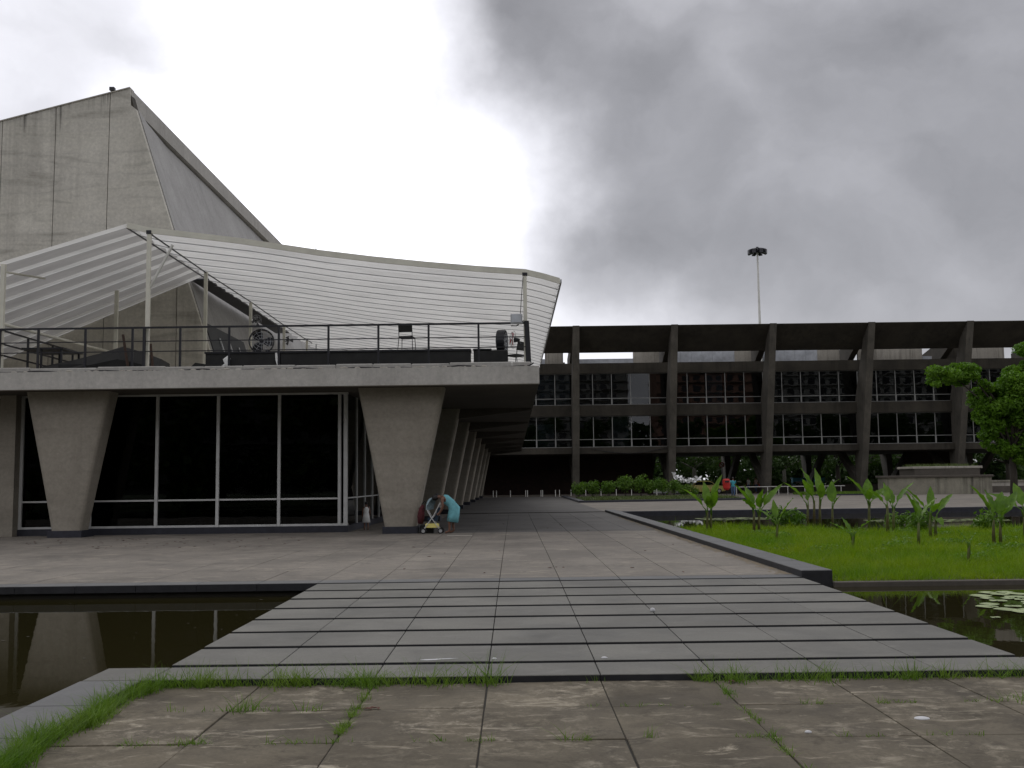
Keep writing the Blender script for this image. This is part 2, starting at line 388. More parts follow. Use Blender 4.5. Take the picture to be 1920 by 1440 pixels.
class MB:
    def __init__(s):
        s.v = []; s.f = []

    def add(s, vs_, fs):
        k = len(s.v)
        s.v += [tuple(p) for p in vs_]; s.f += [tuple(i + k for i in f) for f in fs]
        return s

    def box(s, x0, x1, y0, y1, z0, z1):
        return s.add([(x0, y0, z0), (x1, y0, z0), (x1, y1, z0), (x0, y1, z0), (x0, y0, z1), (x1, y0, z1), (x1, y1, z1), (x0, y1, z1)],
                     [(0, 3, 2, 1), (4, 5, 6, 7), (0, 1, 5, 4), (1, 2, 6, 5), (2, 3, 7, 6), (3, 0, 4, 7)])

    def slab(s, x0, x1, y0, y1, z0, z1, c=0.01, jz=(0, 0, 0, 0)):
        """box with chamfered top edges"""
        return s.add([(x0, y0, z0), (x1, y0, z0), (x1, y1, z0), (x0, y1, z0),
                      (x0, y0, z1 - c + jz[0]), (x1, y0, z1 - c + jz[1]), (x1, y1, z1 - c + jz[2]), (x0, y1, z1 - c + jz[3]),
                      (x0 + c, y0 + c, z1 + jz[0]), (x1 - c, y0 + c, z1 + jz[1]), (x1 - c, y1 - c, z1 + jz[2]), (x0 + c, y1 - c, z1 + jz[3])],
                     [(0, 3, 2, 1), (8, 9, 10, 11)] + [(i, (i + 1) % 4, 4 + (i + 1) % 4, 4 + i) for i in range(4)] + [(4 + i, 4 + (i + 1) % 4, 8 + (i + 1) % 4, 8 + i) for i in range(4)])

    def prism(s, poly, axis, a, b):
        """poly of 2D points swept from a to b along axis ('x': poly=(y,z); 'y': (x,z); 'z': (x,y))"""
        def P(p, h):
            return (h, p[0], p[1]) if axis == 'x' else ((p[0], h, p[1]) if axis == 'y' else (p[0], p[1], h))
        n = len(poly)
        return s.add([P(p, a) for p in poly] + [P(p, b) for p in poly],
                     [tuple(range(n - 1, -1, -1)), tuple(range(n, 2 * n))] + [(i, (i + 1) % n, n + (i + 1) % n, n + i) for i in range(n)])

    def loft(s, rings, cap=True):
        n = len(rings[0]); k = len(rings)
        vs_ = [p for r in rings for p in r]
        fs = [(i * n + j, i * n + (j + 1) % n, (i + 1) * n + (j + 1) % n, (i + 1) * n + j) for i in range(k - 1) for j in range(n)]
        if cap:
            fs += [tuple(range(n - 1, -1, -1)), tuple((k - 1) * n + j for j in range(n))]
        return s.add(vs_, fs)

    def tube(s, pts, r, n=8, ry=None, ref=Vector((0, 1, 0.01))):
        pts = [Vector(p) for p in pts]
        rs = r if isinstance(r, (list, tuple)) else [r] * len(pts)
        r2 = ry if isinstance(ry, (list, tuple)) else ([ry] * len(pts) if ry else rs)
        rings = []
        for i, p in enumerate(pts):
            d = (pts[min(i + 1, len(pts) - 1)] - pts[max(i - 1, 0)]).normalized()
            u = d.cross(ref)
            if u.length < 0.05:
                u = d.cross(Vector((1, 0, 0)))
            u.normalize(); w = d.cross(u)
            rings.append([p + u * rs[i] * math.cos(2 * math.pi * j / n) + w * r2[i] * math.sin(2 * math.pi * j / n) for j in range(n)])
        return s.loft(rings)

    def torus(s, c, nrm, Rr, r, n=20, k=6):
        c = Vector(c); nrm = Vector(nrm).normalized()
        u = nrm.orthogonal().normalized(); w = nrm.cross(u)
        vs_ = []
        for i in range(n):
            a = 2 * math.pi * i / n; e = u * math.cos(a) + w * math.sin(a)
            for j in range(k):
                q = 2 * math.pi * j / k
                vs_.append(c + e * (Rr + r * math.cos(q)) + nrm * r * math.sin(q))
        return s.add(vs_, [(i * k + j, i * k + (j + 1) % k, ((i + 1) % n) * k + (j + 1) % k, ((i + 1) % n) * k + j) for i in range(n) for j in range(k)])

    def ball(s, c, rx, ry, rz, n=12, k=8):
        vs_ = []; fs = []
        for i in range(1, k):
            th = math.pi * i / k
            for j in range(n):
                a = 2 * math.pi * j / n
                vs_.append((c[0] + rx * math.sin(th) * math.cos(a), c[1] + ry * math.sin(th) * math.sin(a), c[2] + rz * math.cos(th)))
        vs_ += [(c[0], c[1], c[2] + rz), (c[0], c[1], c[2] - rz)]
        t0, b0 = len(vs_) - 2, len(vs_) - 1
        for i in range(k - 2):
            for j in range(n):
                fs.append((i * n + j, (i + 1) * n + j, (i + 1) * n + (j + 1) % n, i * n + (j + 1) % n))
        for j in range(n):
            fs.append((t0, j, (j + 1) % n)); fs.append((b0, (k - 2) * n + (j + 1) % n, (k - 2) * n + j))
        return s.add(vs_, fs)

    def build(s, name, mat, parent=None, smooth=False, label=None, at=None):
        """at: object origin (world); default = parent's origin / world origin"""
        me = bpy.data.meshes.new(name)
        o0 = origin(parent) if parent else Vector((0, 0, 0))
        a = Vector(at) if at is not None else o0
        me.from_pydata([(p[0] - a.x, p[1] - a.y, p[2] - a.z) for p in s.v], [], s.f)
        me.materials.append(M[mat] if isinstance(mat, str) else mat)
        fixn(me)
        if smooth:
            me.polygons.foreach_set('use_smooth', [True] * len(me.polygons))
        o = bpy.data.objects.new(name, me); COL.objects.link(o)
        if parent:
            o.parent = parent; o.location = a - o0
        else:
            o.location = a
        if label:
            o['label'] = label
        return o


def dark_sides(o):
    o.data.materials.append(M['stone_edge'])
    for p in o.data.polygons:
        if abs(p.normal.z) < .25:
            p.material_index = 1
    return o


def fixn(me):
    bm = bmesh.new(); bm.from_mesh(me)
    bmesh.ops.recalc_face_normals(bm, faces=bm.faces[:])
    bm.to_mesh(me); bm.free()


def raw(name, verts, faces, mat, parent=None, smooth=False):
    """verts (n,3) array, faces (m,k) array of equal-sided faces -> object"""
    verts = np.asarray(verts, np.float32); faces = np.asarray(faces, np.int32)
    me = bpy.data.meshes.new(name)
    k = faces.shape[1]
    me.vertices.add(len(verts)); me.vertices.foreach_set('co', verts.ravel())
    me.loops.add(faces.size); me.loops.foreach_set('vertex_index', faces.ravel())
    me.polygons.add(len(faces)); me.polygons.foreach_set('loop_start', np.arange(0, faces.size, k, dtype=np.int32))
    me.materials.append(M[mat]); me.update(calc_edges=True)
    if smooth:
        me.polygons.foreach_set('use_smooth', [True] * len(me.polygons))
    o = bpy.data.objects.new(name, me); COL.objects.link(o)
    if parent:
        o.parent = parent
    return o


def tag(o, label=None, cat=None, group=None, kind=None):
    for k, v_ in (('label', label), ('category', cat), ('group', group), ('kind', kind)):
        if v_:
            o[k] = v_
    return o


def thing(name, label, cat, loc=(0, 0, 0), rz=0, group=None):
    o = bpy.data.objects.new(name, None); COL.objects.link(o)
    o.empty_display_size = 0.2
    o.location = loc; o.rotation_euler = (0, 0, rz)
    return tag(o, label, cat, group)


def struct(o):
    o['kind'] = 'structure'; return o


def dup(o, parent=None):
    c = o.copy(); COL.objects.link(c)
    if parent:
        c.parent = parent
    for ch in o.children:
        dup(ch, c)
    return c


def blades(P, h, w, lean=0.4, seg=3, curl=0.6):
    """grass blades at points P (n,3): verts, quads"""
    n = len(P); h = np.broadcast_to(h, n); w = np.broadcast_to(w, n)
    a = rng.uniform(0, 2 * np.pi, n); ld = rng.uniform(0, 2 * np.pi, n); lm = rng.uniform(0.05, lean, n)
    side = np.stack([np.cos(a), np.sin(a), np.zeros(n)], 1); ldv = np.stack([np.cos(ld), np.sin(ld), np.zeros(n)], 1)
    rows = []
    for i in range(seg + 1):
        q = i / seg
        ww = (w * (1 - q) ** 0.7 * 0.5 + (0.0004 if i == seg else 0))[:, None]
        c = P + ldv * (h * lm * (q + curl * q * q))[:, None]
        c = c + np.array([0, 0, 1.0]) * (h * (q - 0.25 * lm * q * q))[:, None]
        rows.append(c - side * ww); rows.append(c + side * ww)
    V = np.stack(rows, 1).reshape(-1, 3)
    b0 = np.arange(n)[:, None] * (2 * (seg + 1))
    F = np.concatenate([b0 + np.array([[2 * i, 2 * i + 1, 2 * i + 3, 2 * i + 2]]) for i in range(seg)], 0)
    return V, F


def leafcloud(centres, radii, n, size, flat=0.75, up=0.35):
    """n small folded leaves spread through ellipsoid clumps, denser at each clump's skin"""
    C = np.asarray(centres, float); Rr = np.asarray(radii, float)
    pr = Rr ** 2; pr = pr / pr.sum()
    idx = rng.choice(len(C), n, p=pr)
    d = rng.normal(size=(n, 3)); d /= np.linalg.norm(d, axis=1)[:, None]
    rad = Rr[idx] * rng.uniform(0.15, 1, n) ** 0.45
    Pp = C[idx] + d * rad[:, None] * np.array([1, 1, flat])
    nr = rng.normal(size=(n, 3)) * 0.8 + d * 0.6 + np.array([0, 0, up]); nr /= np.linalg.norm(nr, axis=1)[:, None]
    tq = np.cross(nr, rng.normal(size=(n, 3))); tq /= np.linalg.norm(tq, axis=1)[:, None]
    bq = np.cross(nr, tq)
    s_ = (size * rng.uniform(0.6, 1.4, n))[:, None]
    V = np.stack([Pp - tq * s_ * 0.5, Pp + bq * s_ * 0.26 + nr * s_ * 0.06, Pp + tq * s_ * 0.5, Pp - bq * s_ * 0.26 + nr * s_ * 0.06], 1).reshape(-1, 3)
    F = np.arange(4 * n).reshape(-1, 4)
    return V, F


# ================================================================== SETTING
# ground sheet far below everything and the park beyond the buildings
struct(MB().add([(-2500, -600, -1.2), (2500, -600, -1.2), (2500, 4000, -1.2), (-2500, 4000, -1.2)], [(0, 1, 2, 3)]).build('ground', 'parkground'))
struct(MB().box(-400, 600, 142, 900, -0.3, -0.012).build('park_ground', 'parkground'))
struct(MB().box(-400, 600, 125, 142, -0.3, -0.03).build('road', 'asphalt'))

# --- foreground paving
JX = [-3.20 + 0.985 * k for k in range(0, 13)]            # shared joints across steps and paving
fp = struct(MB().box(-3.24, 8.6, -3, 9.22, -0.42, -0.147).build('paving', 'joint'))
yrow = [9.235, 8.22, 7.20, 6.19, 5.18, 4.17, 3.16, 2.15, 1.14, 0.1]
for r_ in range(len(yrow) - 1):
    for k in range(12):
        g = 0.0065
        cx_, cy_ = (JX[k] + JX[k + 1]) / 2, (yrow[r_] + yrow[r_ + 1]) / 2
        jz = [random.uniform(-0.006, 0.004) for _ in range(4)]
        MB().slab(JX[k] + g * random.uniform(.5, 1.3), JX[k + 1] - g * random.uniform(.5, 1.3), yrow[r_ + 1] + g * .5, yrow[r_] - g * (0 if r_ == 0 else .5), -0.20, -0.135, 0.004, jz).build('paving_slab', 'oldslab', fp, at=(cx_, cy_, -0.135))

# --- step slabs over the pool
YF = [9.25, 9.93, 10.94, 11.97, 13.01, 14.04, 15.06, 16.08, 17.12]
sw = struct(MB().box(-3.12, 4.66, 9.30, 17.0, -0.7, -0.13).build('walkway', 'joint'))
for i in range(8):
    z1 = -0.010 * (8 - i)
    xs = list(JX[:9])
    xs[0], xs[8] = -3.19 - 0.004 * (8 - i), 4.68
    if i == 0:
        xs = [-3.78, -3.20] + JX[1:13]
    for k in range(len(xs) - 1):
        if i == 0:
            a_, b_ = xs[k] + (0.004 if k else 0), xs[k + 1] - 0.004
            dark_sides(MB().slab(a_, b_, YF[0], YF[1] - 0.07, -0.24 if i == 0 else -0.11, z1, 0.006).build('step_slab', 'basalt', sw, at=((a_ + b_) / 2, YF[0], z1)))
        else:
            a_, b_ = xs[k] + 0.004, xs[k + 1] - 0.004
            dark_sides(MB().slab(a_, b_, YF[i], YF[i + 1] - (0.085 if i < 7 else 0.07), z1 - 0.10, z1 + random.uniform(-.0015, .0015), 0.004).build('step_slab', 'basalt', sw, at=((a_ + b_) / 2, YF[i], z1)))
# near kerb on the left
kb = struct(MB().box(-3.74, -3.30, -3, 9.2, -0.9, -0.12).build('near_kerb', 'joint'))
ky = [9.24, 8.22, 7.20, 6.19, 5.18, 4.17, 3.16, 2.15, 1.1, 0]
for i in range(9):
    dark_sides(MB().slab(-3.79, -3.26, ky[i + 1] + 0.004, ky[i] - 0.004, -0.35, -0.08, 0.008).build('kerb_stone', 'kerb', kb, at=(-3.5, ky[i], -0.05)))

# --- main plaza
pz = struct(MB().add([(-60, 17.2, -0.02), (4.6, 17.2, -0.02), (4.6, 54.0, -0.02), (-60, 54.0, -0.02),
                      (-60, 17.2, -0.8), (4.6, 17.2, -0.8), (4.6, 54, -0.8), (-60, 54, -0.8)],
                     [(0, 1, 2, 3), (4, 7, 6, 5), (0, 4, 5, 1), (1, 5, 6, 2), (3, 2, 6, 7), (0, 3, 7, 4)]).build('plaza', 'joint'))
xsE = [-3.20 + 0.985 * k for k in range(-40, 9)]
for k in range(len(xsE) - 1):                               # edge course
    if xsE[k] > -24:
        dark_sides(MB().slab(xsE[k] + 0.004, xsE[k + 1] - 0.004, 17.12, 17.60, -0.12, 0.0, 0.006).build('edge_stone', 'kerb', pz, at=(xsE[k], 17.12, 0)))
rest = MB(); lane = MB()
rest.box(-60, xsE[17], 17.12, 54, -0.02, -0.0)
nplz = 0
ys = [17.605] + [17.605 + 1.97 * (i + 1) for i in range(18)]
for i in range(18):
    for k in range(17, 48):
        x0, x1, y0, y1 = xsE[k] + 0.005, xsE[k + 1] - 0.005, ys[i] + 0.004, ys[i + 1] - 0.004
        y1 = min(y1, 54)
        if y0 > 53.9:
            continue
        if i < 8:
            MB().slab(x0, x1, y0, y1, -0.019, random.uniform(-0.002, 0.002), 0.003).build('plaza_slab', 'plaza', pz, at=(x0, y0, 0))
            nplz += 1
        else:
            (lane if xsE[k] > -3.3 and y0 > 33 else rest).slab(x0, x1, y0, y1, -0.019, random.uniform(-0.0015, 0.0015), 0.003)
o = rest.build('plaza_slabs', 'plaza', pz); o['kind'] = 'stuff'
o = lane.build('lane_slabs', 'plaza_lane', pz); o['kind'] = 'stuff'
struct(MB().box(-5.4, 4.70, 54.0, 108, -.05, .004).build('covered_lane', 'plaza_lane'))
far = struct(MB().box(-120, 260, 54.0, 125, -0.5, 0.0).build('far_plaza', 'plaza'))
# pale worn strip marks on the plaza are in the slab material; pool rims
struct(MB().slab(5.2, 200, 53.55, 53.998, -0.6, 0.012, 0.01).build('pool_rim', 'plinth'))

# --- pools
struct(MB().add([(-80, -6, -0.21), (-3.3, -6, -0.21), (-3.3, 17.3, -0.21), (-80, 17.3, -0.21)], [(0, 1, 2, 3)]).build('pool_water', 'water'))
struct(MB().add([(4.5, 9.6, -0.155), (90, 9.6, -0.155), (90, 17.1, -0.155), (4.5, 17.1, -0.155)], [(0, 1, 2, 3)]).build('pool_water', 'water'))
struct(MB().add([(4.9, 33.0, -0.24), (200, 33.0, -0.24), (200, 53.7, -0.24), (4.9, 53.7, -0.24)], [(0, 1, 2, 3)]).build('pool_water', 'water'))
struct(MB().box(-80, 90, -6, 17.3, -1.15, -0.7).build('pool_bed', 'poolbed'))

# --- garden kerb (long one beside the plaza)
gk = struct(MB().box(4.70, 5.10, 17.2, 53.4, -0.8, 0.08).build('garden_kerb', 'joint'))
yy = 17.06
while yy < 53:
    y1 = min(yy + 1.97, 53.4)
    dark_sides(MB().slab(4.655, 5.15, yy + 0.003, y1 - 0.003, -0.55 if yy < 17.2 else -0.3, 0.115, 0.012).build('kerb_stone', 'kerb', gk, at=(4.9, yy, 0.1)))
    yy += 1.97
# --- garden bed with near wall
def bank_y(x):
    return 33.2 + 1.6 * math.sin(x * 0.35) + 0.9 * math.sin(x * 0.9 + 1) - 0.02 * (x - 5) ** 1.4


gb = MB()
xs_ = [5.152 + 0.6 * i for i in range(80)]
top_ = [(x, 17.12, -0.09) for x in xs_] + [(x, bank_y(x), -0.10) for x in xs_] + [(x, bank_y(x) + 0.7, -0.5) for x in xs_]
n_ = len(xs_)
gb.add(top_, [(i, i + 1, n_ + i + 1, n_ + i) for i in range(n_ - 1)] + [(n_ + i, n_ + i + 1, 2 * n_ + i + 1, 2 * n_ + i) for i in range(n_ - 1)])
struct(gb.build('garden_soil', 'soil'))
struct(MB().slab(5.152, 55, 16.98, 17.12, -0.7, -0.075, 0.012).build('garden_wall', 'soffit'))

# --- grass on the garden bed: tufted, nearest blades finer
def grass_patch():
    n = 230000
    x = 5.16 + rng.random(n) ** 0.9 * 17.5
    y = 17.14 + rng.random(n) ** 1.25 * 18.0
    by = 33.2 + 1.6 * np.sin(x * 0.35) + 0.9 * np.sin(x * 0.9 + 1) - 0.02 * (x - 5) ** 1.4
    k = (y < by + 0.25) & (x / y < 0.56)
    x, y = x[k], y[k]
    z = -0.10 - 0.01 * (y - 17.1) / 16
    tuft = np.sin(x * 2.7 + 2 * np.sin(y * 1.8)) * np.cos(y * 2.3 + np.sin(x * 1.6)) * 0.5 + 0.5
    big = np.sin(x * .9 + 1.2 * np.sin(y * .6)) * np.sin(y * .55 + .8) * .5 + .5
    h = rng.uniform(0.09, 0.24, len(x)) * (0.45 + 0.75 * tuft + .45 * big) * np.clip(0.6 + (y - 17) * 0.25, 0.6, 1.15)
    tall = rng.random(len(x)) < .012
    h[tall] *= 1.9
    w = (0.008 + 0.0006 * (y - 17)) * rng.uniform(.7, 1.5, len(x))
    return blades(np.stack([x, y, z], 1), h, w, 0.8, 2)


V, F = grass_patch()
tag(raw('grass', V, F, 'grass'), 'bright green tufted grass covering the garden bed between the pools', 'grass', kind='stuff')

# ================================================================== THEATRE TOWER
th = thing('theatre_tower', 'windowless raw concrete theatre block with slanted side wall rising behind the white canopy', 'building', (-16, 42.3, 5.2))
zt = lambda x: 18.25 + 0.256 * (x + 15.9)
Y0 = 42.3
xe = [(-11.75, 5.2), (-12.74, 8.21), (-13.26, 9.78), (-14.0, 12.18), (-15.56, 17.14)]
def P_(poly, y0, y1, nm, mt_='theatre'):
    return MB().prism(poly, 'y', y0, y1).build(nm, mt_, th)


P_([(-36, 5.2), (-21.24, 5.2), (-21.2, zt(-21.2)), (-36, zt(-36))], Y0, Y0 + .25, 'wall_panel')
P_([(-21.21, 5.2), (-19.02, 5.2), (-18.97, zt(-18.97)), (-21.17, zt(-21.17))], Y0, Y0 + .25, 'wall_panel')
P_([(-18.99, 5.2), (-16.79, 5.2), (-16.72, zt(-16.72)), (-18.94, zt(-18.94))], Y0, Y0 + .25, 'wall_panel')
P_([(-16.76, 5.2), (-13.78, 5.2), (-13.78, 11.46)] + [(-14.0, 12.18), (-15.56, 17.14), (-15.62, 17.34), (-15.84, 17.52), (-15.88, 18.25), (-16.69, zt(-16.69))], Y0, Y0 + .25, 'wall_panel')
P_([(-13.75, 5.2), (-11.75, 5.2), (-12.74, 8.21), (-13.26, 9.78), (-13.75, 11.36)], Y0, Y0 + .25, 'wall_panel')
P_([(-36, 5.2), (-11.9, 5.2), (-15.6, 17.0), (-15.9, 18.1), (-36, zt(-36) - .1)], Y0 + .05, Y0 + .6, 'backing_wall', 'dark_concrete')
# roof slab with deep fascia overhanging the side
MB().prism([(-15.85, 17.5), (-15.88, 18.25), (-36, zt(-36)), (-36, zt(-36) - .75), (-17.2, 17.35)], 'y', Y0 + .252, 84).build('roof', 'roof_concrete', th)
# coping: thin lip along the front top
MB().prism([(-15.89, 18.252), (-15.89, 18.30), (-36, zt(-36) + .06), (-36, zt(-36) + .002)], 'y', Y0 - .03, Y0 + .5).build('coping', 'stained', th)
# leaning side wall
rings = []
for y, xt in ((Y0 + .252, -15.60), (Y0 + 2, -15.82), (Y0 + 5, -16.02), (84, -16.15)):
    pr = []
    for q in range(9):
        f_ = q / 8
        pr.append((xt + (-11.77 - xt) * f_, y, 17.40 + (5.2 - 17.40) * f_))
    rings.append(pr + [(-30, y, 5.2), (-30, y, 14)])
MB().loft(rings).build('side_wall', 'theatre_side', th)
MB().box(-15.55, -15.35, Y0 + .3, Y0 + .5, 17.0, 17.05)
# lamp bracket / spike on the roof edge
MB().tube([(-16.68, Y0 + .2, 18.0), (-16.68, Y0 + .2, 18.3)], 0.05).box(-16.80, -16.60, Y0 + .1, Y0 + .3, 18.22, 18.36).build('bracket', 'black', th)
# slanted window strip in the side wall: fins and panes
wx = lambda z: -11.77 - 0.314 * (z - 5.2)
for i in range(4):
    ya, yb = Y0 + 0.5 + i * 1.55, Y0 + 0.5 + (i + 1) * 1.55
    zt_ = 8.35
    wq = MB().add([(wx(5.25) + .04, ya, 5.25), (wx(5.25) + .04, yb, 5.25), (wx(zt_) + .04, yb, zt_), (wx(zt_) + .04, ya, zt_),
                   (wx(5.25) - .1, ya, 5.25), (wx(5.25) - .1, yb, 5.25), (wx(zt_) - .1, yb, zt_), (wx(zt_) - .1, ya, zt_)],
                  [(0, 1, 2, 3), (4, 7, 6, 5), (0, 4, 5, 1), (1, 5, 6, 2), (2, 6, 7, 3), (3, 7, 4, 0)]).build('pane', 'black_recess', th)
    MB().add([(wx(5.25) + .05, yb - .07, 5.25), (wx(5.25) + .05, yb + .07, 5.25), (wx(7.9) + .05, yb + .07, 7.9), (wx(7.9) + .05, yb - .07, 7.9),
              (wx(5.25) + .14, yb - .07, 5.25), (wx(5.25) + .14, yb + .07, 5.25), (wx(7.9) + .09, yb + .07, 7.9), (wx(7.9) + .09, yb - .07, 7.9)],
             [(0, 1, 2, 3), (4, 7, 6, 5), (0, 4, 5, 1), (1, 5, 6, 2), (2, 6, 7, 3), (3, 7, 4, 0)]).build('fin', 'galv', th)

# ================================================================== GLAZED PAVILION
pv = thing('glazed_pavilion', 'low glazed concrete pavilion on tapered wedge columns beneath a broad terrace slab', 'building', (-6, 34, 0))
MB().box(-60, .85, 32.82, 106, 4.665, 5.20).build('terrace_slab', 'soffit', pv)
fa = MB()
fx = [-60] + [-30 + i * 1.3 for i in range(24)] + [.85]
fx = sorted(x for x in fx if x <= .85)
fa.box(-60, .86, 32.5, 32.818, 4.66, 5.215).build('fascia', 'fascia', pv)
# upper kerb of the terrace, cracked and uneven
ck = MB()
x = -40.0
while x < .6:
    w_ = random.uniform(0.5, 2.2)
    x1 = min(x + w_, .62)
    dz = random.uniform(-.02, .025); dy = random.uniform(-.05, .05)
    ck.slab(x + .006, x1 - .006, 32.98 + dy, 33.75, 5.19, 5.40 + dz, 0.03)
    x = x1
ck.build('terrace_kerb', 'fascia', pv)
MB().box(-60, .8, 33.76, 105, 5.201, 5.30).build('terrace_floor', 'stained', pv)
# broken edge crumbs
cr = MB()
for _ in range(90):
    x = random.uniform(-16, .7); s_ = random.uniform(.02, .07)
    cr.ball((x, random.uniform(32.6, 32.95), 5.222 + s_ * .3), s_ * 1.6, s_, s_ * .6, 6, 4)
o = cr.build('crumbled_edge', 'stained', pv); o['kind'] = 'stuff'


def wedge(xc, yc, tl, tr_, bl, br, parent, zb=0.22, zt_=4.66, d=0.9):
    """wedge column: broad at the soffit, narrow at the plinth, rounded edges"""
    rings = []
    for q in range(9):
        f_ = q / 8; z = zb + (zt_ - zb) * f_
        g = f_ ** 1.04
        xl, xr = bl + (tl - bl) * g, br + (tr_ - br) * g
        r_ = 0.13
        dd = d * (0.85 + 0.15 * f_)
        pts = []
        for (cx_, cy_, a0) in ((xr - r_, r_, -90), (xr - r_, dd - r_, 0), (xl + r_, dd - r_, 90), (xl + r_, r_, 180)):
            for a in range(0, 91, 30):
                A = R(a0 + a)
                pts.append((xc + cx_ + r_ * math.cos(A), yc + cy_ + r_ * math.sin(A), z))
        rings.append(pts)
    return MB().loft(rings).build('column', 'column', parent, smooth=False)


for k in range(8):
    yk = 33.3 + 10.05 * k
    wedge(0, yk, -4.97, -2.18, -4.12, -3.10, pv)
    MB().slab(-4.17, -3.05, yk - .04, yk + .95, 0.0, 0.222, 0.01).build('plinth', 'plinth', pv)
    if k > 0:
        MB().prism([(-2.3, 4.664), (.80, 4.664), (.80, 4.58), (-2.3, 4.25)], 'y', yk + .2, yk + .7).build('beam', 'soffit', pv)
wedge(0, 33.3, -15.65, -12.95, -14.72, -13.78, pv)
MB().slab(-14.80, -13.72, 33.26, 34.25, 0, .222, .01).build('plinth', 'plinth', pv)
wedge(0, 33.3, -26.3, -23.6, -25.4, -24.4, pv)
# glazed front
YG = 34.9
MB().box(-30, -5.5, YG - .12, YG + .25, 0.0, 0.215).build('plinth', 'plinth', pv)
MB().box(-30, -5.52, YG - .05, YG + .08, 4.60, 4.662).build('head_rail', 'mullion', pv)
MB().box(-16.4, -5.52, YG - .05, YG + .06, 0.216, 0.285).build('sill_rail', 'mullion', pv)
mx_ = [-16.43, -14.12, -11.91, -9.87, -7.82, -5.80]
for x in mx_:
    MB().box(x - .048, x + .048, YG - .08, YG + .09, 0.216, 4.598).build('mullion', 'mullion', pv)
MB().box(-5.66, -5.54, YG - .07, YG + .10, 0.216, 4.598).build('mullion', 'mullion', pv)
for a_, b_ in zip(mx_[:-1], mx_[1:]):
    MB().box(a_ + .05, b_ - .05, YG - .03, YG + .04, 1.09, 1.145).build('transom', 'mullion', pv)
    MB().box(a_ + .05, b_ - .05, YG - .006, YG + .006, 0.287, 1.088).build('pane', 'glass', pv)
    MB().box(a_ + .05, b_ - .05, YG - .006, YG + .006, 1.147, 4.598).build('pane', 'glass', pv)
# concrete return pier at the left end of the glazing, flared at its foot
MB().prism([(-16.98, 0), (-16.48, 0), (-16.48, 4.66), (-17.02, 4.66), (-17.02, 2.4), (-17.10, 1.6), (-17.3, 0.6), (-17.36, 0)], 'y', 34.45, 35.1).build('pier', 'column', pv)
MB().box(-30, -17.37, 35.0, 35.1, 0, 4.66).build('side_glass', 'glass', pv)
# glazed side, running back behind the row of columns
MB().box(-5.66, -5.50, YG + .26, 104, 0.0, 0.215).build('plinth', 'plinth', pv)
for k in range(24):
    y = YG + .28 + k * 2.05
    MB().box(-5.64, -5.54, y + 1.95, y + 2.04, 0.216, 4.66).build('mullion', 'mullion', pv)
    MB().box(-5.596, -5.584, y, y + 1.945, 0.217, 4.64).build('pane', 'glass', pv)
    MB().box(-5.62, -5.56, y, y + 1.945, 1.10, 1.145).build('transom', 'mullion', pv)
# interior
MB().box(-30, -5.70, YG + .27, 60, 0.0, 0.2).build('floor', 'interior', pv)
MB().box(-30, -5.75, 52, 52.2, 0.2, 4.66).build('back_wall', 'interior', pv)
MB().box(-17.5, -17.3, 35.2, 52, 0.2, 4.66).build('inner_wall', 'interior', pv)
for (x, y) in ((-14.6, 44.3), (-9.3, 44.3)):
    wedge(0, y, x - 1.4, x + 1.4, x - .5, x + .5, pv, .2)

# ================================================================== CANOPY
cn = thing('terrace_canopy', 'white corrugated plastic canopy roof on slim posts over the terrace', 'canopy', (-6, 34, 5.4))
prof = [(-12.53, 10.11), (-11.8, 9.93), (-10.4, 9.75), (-8.83, 9.54), (-6.21, 9.11), (-4.5, 8.88), (-2.74, 8.68), (-1.1, 8.52), (.48, 8.39), (1.05, 8.25), (1.60, 8.08)]
PW = 1.32
CS = [(0, .02), (.10, 0), (.66, 0), (.76, .10), (1.08, .10), (1.18, 0), (1.31, -.03)]
for k in range(24):
    y0 = 33.4 + k * PW
    dzk = 0.006 * k
    xl = -12.53 if y0 < 42 else -12.60 - random.uniform(0, .18)
    vs_, fs = [], []
    xs_ = [xl] + [p[0] for p in prof[1:]]
    zs_ = [p[1] for p in prof]
    for i, (x, z) in enumerate(zip(xs_, zs_)):
        for (cy_, cz_) in CS:
            vs_.append((x + (random.uniform(-.015, .02) if i == len(xs_) - 1 else 0), y0 + cy_, z + cz_ + dzk))
    nc = len(CS)
    for i in range(len(xs_) - 1):
        for j in range(nc - 1):
            fs.append((i * nc + j, i * nc + j + 1, (i + 1) * nc + j + 1, (i + 1) * nc + j))
    MB().add(vs_, fs).build('roof_panel', 'sheet', cn)
    MB().tube([(x, y0 + .02, z - .04 + dzk) for x, z in zip(xs_, zs_)], 0.017, 5).build('purlin', 'galv', cn)
